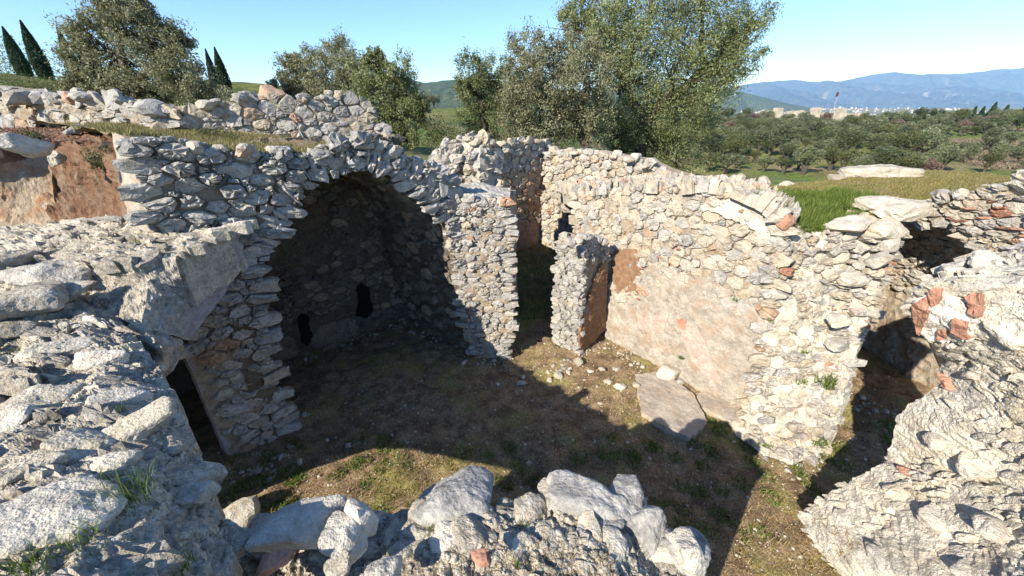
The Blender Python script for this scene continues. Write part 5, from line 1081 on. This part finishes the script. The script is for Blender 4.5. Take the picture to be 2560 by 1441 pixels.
# cypresses
def cypress(u, v0, v1, Y, wd, label, seed, name='cypress_tree', group='tall cypresses on the left skyline'):
    B = PY(u, v0, Y); R = np.random.RandomState(seed)
    ub = u; t = B[1]; zt = None
    z = B[2]
    for k in range(400):
        z += .05; 
        if proj(np.array([B[0], B[1], z]))[1] <= v1: break
    h = z - B[2]; root = thing(name, label, 'tree', B, group)
    tv, tf = tube([B - (0, 0, .3), B + (0, 0, h * .5), B + (0, 0, h * .96)], wd * .12, .01, 5); obj('trunk', tv, tf, M_bark, root)
    n = 15000; q = R.rand(n) ** 1.15; rr = wd * .62 * np.interp(q, [0, .08, .35, .7, 1], [.5, .85, 1, .62, .04]) * R.uniform(.5, 1.05, n); a = R.uniform(0, 6.283, n)
    P = B + np.stack([rr * np.cos(a), rr * np.sin(a), q * h], 1)
    V, F, T = leaf_faces(P, h * .028, R, el=2.2, up=1.2); obj('crown', V, F, M_cyp, root, T)
cypress(70, 200, 68, 26, .62, 'dark cypress furthest left on the skyline', 31)
cypress(122, 206, 52, 25, .62, 'tallest dark cypress, second from the left', 32)
cypress(205, 215, 70, 24, .5, 'cypress half hidden behind the huge bushy olive tree', 33)
cypress(548, 240, 124, 30, .5, 'thinner left cypress of the pair beside the huge olive tree', 34)
cypress(572, 244, 120, 29, .62, 'thicker right cypress of the pair beside the huge olive tree', 35)
# left skyline scrub
R = random.Random(8)
for i, (u, v, Y, r) in enumerate([(15, 205, 16, .6), (55, 212, 15, .55), (100, 215, 15, .5), (140, 215, 16, .6), (165, 225, 14, .4), (40, 225, 13, .4), (110, 228, 13, .35), (690, 235, 18, .5), (600, 228, 26, .5)]):
    bush(u, v, Y, r, 900, M_bush, 'low green scrub bush on the left skyline behind the low wall' if i < 7 else ('small bush left of the broad olive tree' if i == 7 else 'tiny round tree on the skyline left of the back wall boulder'), 300 + i, .05, group='skyline scrub' if i < 7 else None)
# ---- olive grove on the far slopes: a few kinds, copied
def proto_tree(kind, seed):
    R = np.random.RandomState(seed); h = 1.0
    tv, tf = [], []
    for k in range(5):
        a = R.uniform(0, 6.28); t = tube([(0, 0, -.1), (.05 * math.cos(a), .05 * math.sin(a), .25), (.3 * math.cos(a), .3 * math.sin(a), .62)], .045, .012, 4); o0 = len(tv); tv += list(t[0]); tf += [tuple(i + o0 for i in f) for f in t[1]]
    P = []; T0 = []
    for k in range(15):
        c = R.randn(3); c /= np.linalg.norm(c); c = c * np.array([.34, .34, .22]) * R.uniform(.5, 1.05) + np.array([0, 0, .64]); n = 190
        g = R.randn(n, 3); g /= np.linalg.norm(g, axis=1)[:, None]; P.append(c + g * R.uniform(.10, .2) * R.uniform(.6, 1, (n, 1))); T0.append(np.full(n, R.rand()))
    P = np.vstack(P); V, F, T = leaf_faces(P, .05, R, el=1.6); T = .5 * T + .5 * np.repeat(np.concatenate(T0), 4)
    mt = bpy.data.meshes.new('t'); 
    return (np.array(tv), tf), (V, F, T)
kinds = []
for kd in range(5):
    t, c = proto_tree(kd, 50 + kd); mat = [M_grove2, M_grove, M_bush, M_grove2, M_bare][kd]
    root = thing('grove_tree', 'x', 'tree', (0, 0, 0)); tr = obj('trunk', t[0], t[1], M_bark, root, origin=np.zeros(3)); cr = obj('crown', c[0], c[1], mat, root, c[2], origin=np.zeros(3)); kinds.append([root, tr, cr, True])
def place(kd, P, s, label, group, hs=.9, rz=0):
    root, tr, cr, fresh = kinds[kd]
    if not fresh:
        r = root.copy(); C.objects.link(r)
        for ch in (tr, cr): q = ch.copy(); C.objects.link(q); q.parent = r
    else: r = root; kinds[kd][3] = False
    r.location = P; r.scale = (s, s * (1 + .25 * math.sin(s * 40)), s * hs); r.rotation_euler = (0, 0, rz); r['label'] = label; r['group'] = group; return r
def land_px(u, v, rmax=320):
    r = ray(u, v); r = r / np.linalg.norm(r[:2]); ts = np.geomspace(13, rmax, 420); X = r[0] * ts; Y = r[1] * ts; Z = H + r[2] * ts; g = land_h(X, Y)
    k = np.where(Z <= g)[0]
    if len(k) == 0: return None
    return np.array([X[k[0]], Y[k[0]], g[k[0]]]), ts[k[0]]
R = random.Random(99); placed = []
lab = ['pale round olive tree', 'dark green olive tree', 'dull green bushy tree', 'grey green olive tree', 'bare brownish tree']
def zone(u, v):
    a = 'behind the largest olive tree' if u < 1800 else 'left of the castle' if u < 1900 else 'under the leftmost tower' if u < 1990 else 'under the flagpole' if u < 2110 else 'under the grey ruined tower' if u < 2200 else 'by the long ruined wall' if u < 2340 else 'above the dry scrub'
    b = 'high on the slope' if v < 325 else 'halfway downslope' if v < 375 else 'low on the slope' if v < 420 else 'at the valley bottom'
    return b + ' ' + a
tries = 0
while len(placed) < 300 and tries < 9000:
    tries += 1; u = R.uniform(1720, 2600); v = 302 + 150 * R.random() ** 1.1
    if 1880 < u < 2200 and v < 316: continue
    if u > 2330 and v > 345 and R.random() < .9: continue
    if inside([(u, v)], [(1790, 425), (1990, 395), (2160, 400), (2200, 450), (1980, 470), (1790, 462)])[0] and R.random() < .85: continue
    q = land_px(u, v)
    if q is None: continue
    p, d = q; s = R.uniform(3.6, 6.6)
    if d > 120: s *= 1.15
    if d < 42: continue
    if d < 60: s *= .8
    if any((p[0] - a[0]) ** 2 + (p[1] - a[1]) ** 2 < (.31 * (s + a[2])) ** 2 for a in placed): continue
    placed.append((p[0], p[1], s)); kd = R.choices(range(5), [4, 3, 2, 4, 1])[0]
    place(kd, p, s, lab[kd] + ' ' + zone(u, v), lab[kd] + 's ' + zone(u, v), R.uniform(.75, 1.0), R.uniform(0, 6.28))
n0 = len(placed); tries = 0
while len(placed) < n0 + 34 and tries < 900:
    tries += 1; u = R.uniform(1040, 1300); v = R.uniform(262, 290); q = land_px(u, v)
    if q is None: continue
    p, d = q; s = R.uniform(4.5, 7)
    if d < 90 or any((p[0] - a[0]) ** 2 + (p[1] - a[1]) ** 2 < (.38 * (s + a[2])) ** 2 for a in placed): continue
    placed.append((p[0], p[1], s)); kd = R.choice([0, 1, 3]); place(kd, p, s, 'olive tree in the distant row seen between the dark olive tree and the slim one', 'distant olive row in the centre', .95, R.uniform(0, 6.28))
for i, (u, v, s) in enumerate([(2465, 296, 5), (2500, 292, 5), (2520, 300, 6), (2540, 302, 4), (2345, 300, 5), (2360, 296, 5), (2400, 300, 5), (2420, 297, 5), (2440, 298, 5), (2300, 303, 4), (2320, 302, 5)]):
    q = land_px(u, v + 14)
    if q is None: continue
    B, d = q
    root = thing('conifer', 'dark pointed conifer on the far skyline at the right', 'tree', B, 'dark conifers on the far skyline'); RN = np.random.RandomState(i + 900); h = d * R.uniform(.016, .03); n = 500; qq = RN.rand(n); a = RN.uniform(0, 6.28, n); rr = h * .24 * (1 - qq ** 1.5) * RN.uniform(.4, 1.1, n)
    P = B + np.stack([rr * np.cos(a), rr * np.sin(a), qq * h], 1); V, F, T = leaf_faces(P, h * .13, RN, el=1.6, up=.6); obj('crown', V, F, M_cyp, root, T)
    tv, tf = tube([B, B + (0, 0, h * .9)], h * .02, .01, 4); obj('trunk', tv, tf, M_bark, root)
# reed like scrub bank at the far right
R2 = np.random.RandomState(5); pts = []
for _ in range(9000):
    u = R2.uniform(2340, 2600); v = R2.uniform(352, 425)
    if v > 352 + (u - 2340) * .0 and inside([(u, v)], [(2345, 372), (2400, 352), (2620, 358), (2620, 430), (2480, 424), (2400, 408)])[0]: pts.append((u, v))
P = [land_px(u, v) for u, v in pts[:2500]]; P = np.array([p[0] for p in P if p is not None])
P = np.repeat(P, 10, 0) + R2.randn(len(P) * 10, 3) * np.array([.5, .5, .25]) + np.array([0, 0, .4]); V, F, T = leaf_faces(P, .45, R2, el=3, up=1.5)
M_reed = leaf_mat('dry grey brown scrub', [(0, (.16, .12, .08)), (1, (.34, .28, .2))], .2)
o = obj('dry_scrub', V, F, M_reed, None, T, kind='stuff'); tag(o, 'dry greyish brown scrub covering the slope at the right edge', 'scrub')
# ground cover bushes on the hillside
R2 = np.random.RandomState(6); P = []
for _ in range(2000):
    q = land_px(R2.uniform(1700, 2600), R2.uniform(320, 475))
    if q is not None and q[1] > 45 and vnoise(q[0][None], .08, 3)[0] > .12: P.append(np.append(q[0], q[1]))
P = np.array(P); d = P[:, 3]; Q = np.repeat(P[:, :3], 14, 0) + R2.randn(len(P) * 14, 3) * np.array([.5, .5, .2]) * (np.repeat(d, 14)[:, None] / 60 + .3) + np.array([0, 0, .1]); V, F, T = leaf_faces(Q, .2, R2, el=1.8)
o = obj('ground_cover', V, F, M_bush, None, T, kind='stuff'); tag(o, 'low scrub and herbs covering the valley slope', 'scrub')

# ================================================================== castle, flag, town
def frustum(w, d, h, tap, top=None):
    a = w / 2; b = d / 2; k = 1 - tap
    V = [(-a, -b, -3), (a, -b, -3), (a, b, -3), (-a, b, -3), (-a * k, -b * k, h), (a * k, -b * k, h), (a * k, b * k, h), (-a * k, b * k, h)]
    return np.array(V, float), [(0, 1, 5, 4), (1, 2, 6, 5), (2, 3, 7, 6), (3, 0, 4, 7), (4, 5, 6, 7), (0, 3, 2, 1)]
def block(name, u0, u1, vt, vb, Y, depth, label, cat, group=None, tap=.1, rag=0):
    a, b = PY(u0, vb, Y), PY(u1, vb, Y); h = PY(u0, vt, Y)[2] - a[2]; w = abs(b[0] - a[0]); c = (a + b) / 2 + np.array([0, depth / 2, 0])
    bm = bmesh.new(); V, F = frustum(w, depth, h, tap); vs = [bm.verts.new(v) for v in V]; [bm.faces.new([vs[i] for i in f]) for f in F]
    bmesh.ops.subdivide_edges(bm, edges=bm.edges[:], cuts=6, use_grid_fill=True)
    V = np.array([v.co[:] for v in bm.verts]); F = [tuple(v.index for v in f.verts) for f in bm.faces] if not bm.verts.index_update() else [tuple(v.index for v in f.verts) for f in bm.faces]; bm.free()
    V = V + .25 * np.stack([fbm(V + c, .5, 2, 1), fbm(V + c, .5, 2, 2), fbm(V + c, .4, 3, 3) * (1 + rag)], 1) * (V[:, 2:3] > -1)
    o = obj(name, V + c, F, M_castle, None, .5, origin=c); tag(o, label, cat, group); return o
T_ = 'castle towers on the hill'
block('castle_tower', 1942, 1957, 270, 292, 210, 5, 'leftmost castle tower, small and leaning beside a bare tree', 'tower', T_, .2)
block('castle_tower', 2033, 2050, 269, 296, 205, 5, 'tallest castle tower, left of the flagpole', 'tower', T_, .2)
block('castle_tower', 2094, 2114, 272, 300, 200, 5, 'castle tower just right of the flagpole', 'tower', T_, .2)
block('castle_tower', 2140, 2158, 283, 302, 200, 5, 'rightmost dark castle tower beside trees', 'tower', T_, .1)
block('castle_tower', 2148, 2176, 302, 330, 185, 5, 'grey ruined tower standing lower on the slope below the castle', 'tower', T_, .05)
G_ = 'castle walls on the hill'
block('castle_wall', 1900, 1944, 276, 292, 212, 2, 'pale castle wall stretch left of the leftmost tower', 'wall', G_, .02, 1)
block('castle_wall', 1966, 2006, 277, 300, 212, 2, 'castle wall stretch between the leftmost and tallest towers', 'wall', G_, .02, 1)
block('castle_wall', 2004, 2034, 278, 302, 210, 2, 'pale crumbling castle wall left of the tallest tower', 'wall', G_, .02, 1)
block('castle_wall', 2056, 2094, 281, 298, 206, 2, 'castle wall stretch below the flagpole', 'wall', G_, .02, 1)
block('castle_wall', 2112, 2142, 284, 300, 206, 2, 'castle wall stretch between the two right towers', 'wall', G_, .02, 1)
block('far_wall', 2225, 2355, 311, 322, 150, 1.2, 'long low ruined wall on the slope right of the castle', 'wall', None, .01, 3)
block('road_wall', 1790, 1870, 293, 295, 230, 1.5, 'thin pale wall along the hill left of the castle', 'wall', None, .01, 0)
B = PY(2082, 278, 205); root = thing('flagpole', 'thin flagpole with a red flag above the castle', 'flagpole', B)
tv, tf = tube([B - (0, 0, 2), B + (0, 0, 8.6)], .12, .07, 6); obj('pole', tv, tf, M_pole, root)
P = B + np.array([0, 0, 8.6]); gx, gy = np.meshgrid(np.linspace(0, 1.3, 9), np.linspace(0, -2.0, 8)); V = np.stack([gx.ravel() * -.9, .25 * np.sin(gx.ravel() * 4 + gy.ravel()), gy.ravel() - gx.ravel() * .35], 1) + P
idx = np.arange(72).reshape(8, 9); F = [(idx[j, i], idx[j, i + 1], idx[j + 1, i + 1], idx[j + 1, i]) for j in range(7) for i in range(8)]; obj('flag', V, F, M_flag, root)
# town on the plain: small houses with a roof part too small to tell, bigger blocks near
R = random.Random(3); hv, hf = frustum(1, 1, 1, 0); hv[:4, 2] = -.5
hme = None; k = 0
for i in range(290):
    if i < 120: u, v = R.uniform(1790, 2060), R.uniform(262, 288)
    elif i < 260: u, v = R.uniform(2060, 2400), R.uniform(270, 298)
    else: u, v = R.uniform(2400, 2560), R.uniform(280, 296)
    if i < 120 and v < 288 - (u - 1790) * -.02 - 22: continue
    r = ray(u, v); r = r / np.linalg.norm(r[:2]); 
    if r[2] > -.001: r[2] = -.001
    ts = np.geomspace(1200, 5200, 300); ph = plain_h(r[0] * ts, r[1] * ts); kk = np.where(H + (ray(u, v)[2] / np.linalg.norm(ray(u, v)[:2])) * ts <= ph)[0]
    if len(kk) == 0: continue
    dist = ts[kk[0]]; x, y = r[0] * dist, r[1] * dist; z = ph[kk[0]]; s = dist * R.uniform(.0014, .0034)
    if hme is None:
        o = obj('house', hv * np.array([1, .8, .7]), hf, M_house, None, .3, origin=np.zeros(3)); hme = o.data
    else: o = bpy.data.objects.new('house', hme); C.objects.link(o)
    o.location = (x, y, z); o.scale = (s, s, s * R.uniform(.6, 1.5)); o.rotation_euler = (0, 0, R.uniform(0, 3)); tag(o, 'tiny pale house of the distant town below the mountains', 'house', 'distant town houses')
# ---- the air
SKYTOP = 1500
bm = bmesh.new(); bmesh.ops.create_cube(bm, size=1); V = np.array([v.co[:] for v in bm.verts]) * np.array([26000, 30000, 1700]) + np.array([2000, 7000, 850 - 140]); F = [tuple(v.index for v in f.verts) for f in bm.faces]; bm.free()
m = bpy.data.materials.new('pale air'); m.use_nodes = True; nt = m.node_tree; nt.nodes.remove(nt.nodes['Principled BSDF']); pv = nt.nodes.new('ShaderNodeVolumePrincipled')
pv.inputs['Density'].default_value = 0.5 / 8000; pv.inputs['Color'].default_value = (.25, .5, 1, 1); pv.inputs['Absorption Color'].default_value = (1, 1, 1, 1); pv.inputs['Anisotropy'].default_value = -.15; nt.links.new(pv.outputs[0], nt.nodes['Material Output'].inputs['Volume'])
o = obj('haze', V, F, m, None, kind='stuff'); tag(o, 'thin blue haze in the air before the mountains', 'haze')
ORD = ['leftmost', 'second from left', 'third from left', 'fourth from left', 'fifth from left', 'sixth from left', 'seventh from left', 'eighth from left', 'ninth from left', 'tenth from left', 'rightmost of eleven']
gl = {}
for o in bpy.data.objects:
    if 'label' in o and 'category' in o and o['category'] in ('tree', 'shrub'): gl.setdefault(o['label'], []).append(o)
for l, os_ in gl.items():
    if 1 < len(os_) <= 11:
        os_.sort(key=lambda q: proj(np.array(q.location))[0])
        for k, q in enumerate(os_): q['label'] = l + ', ' + ORD[k]
for o in bpy.data.objects:
    if '_n' in o: del o['_n']
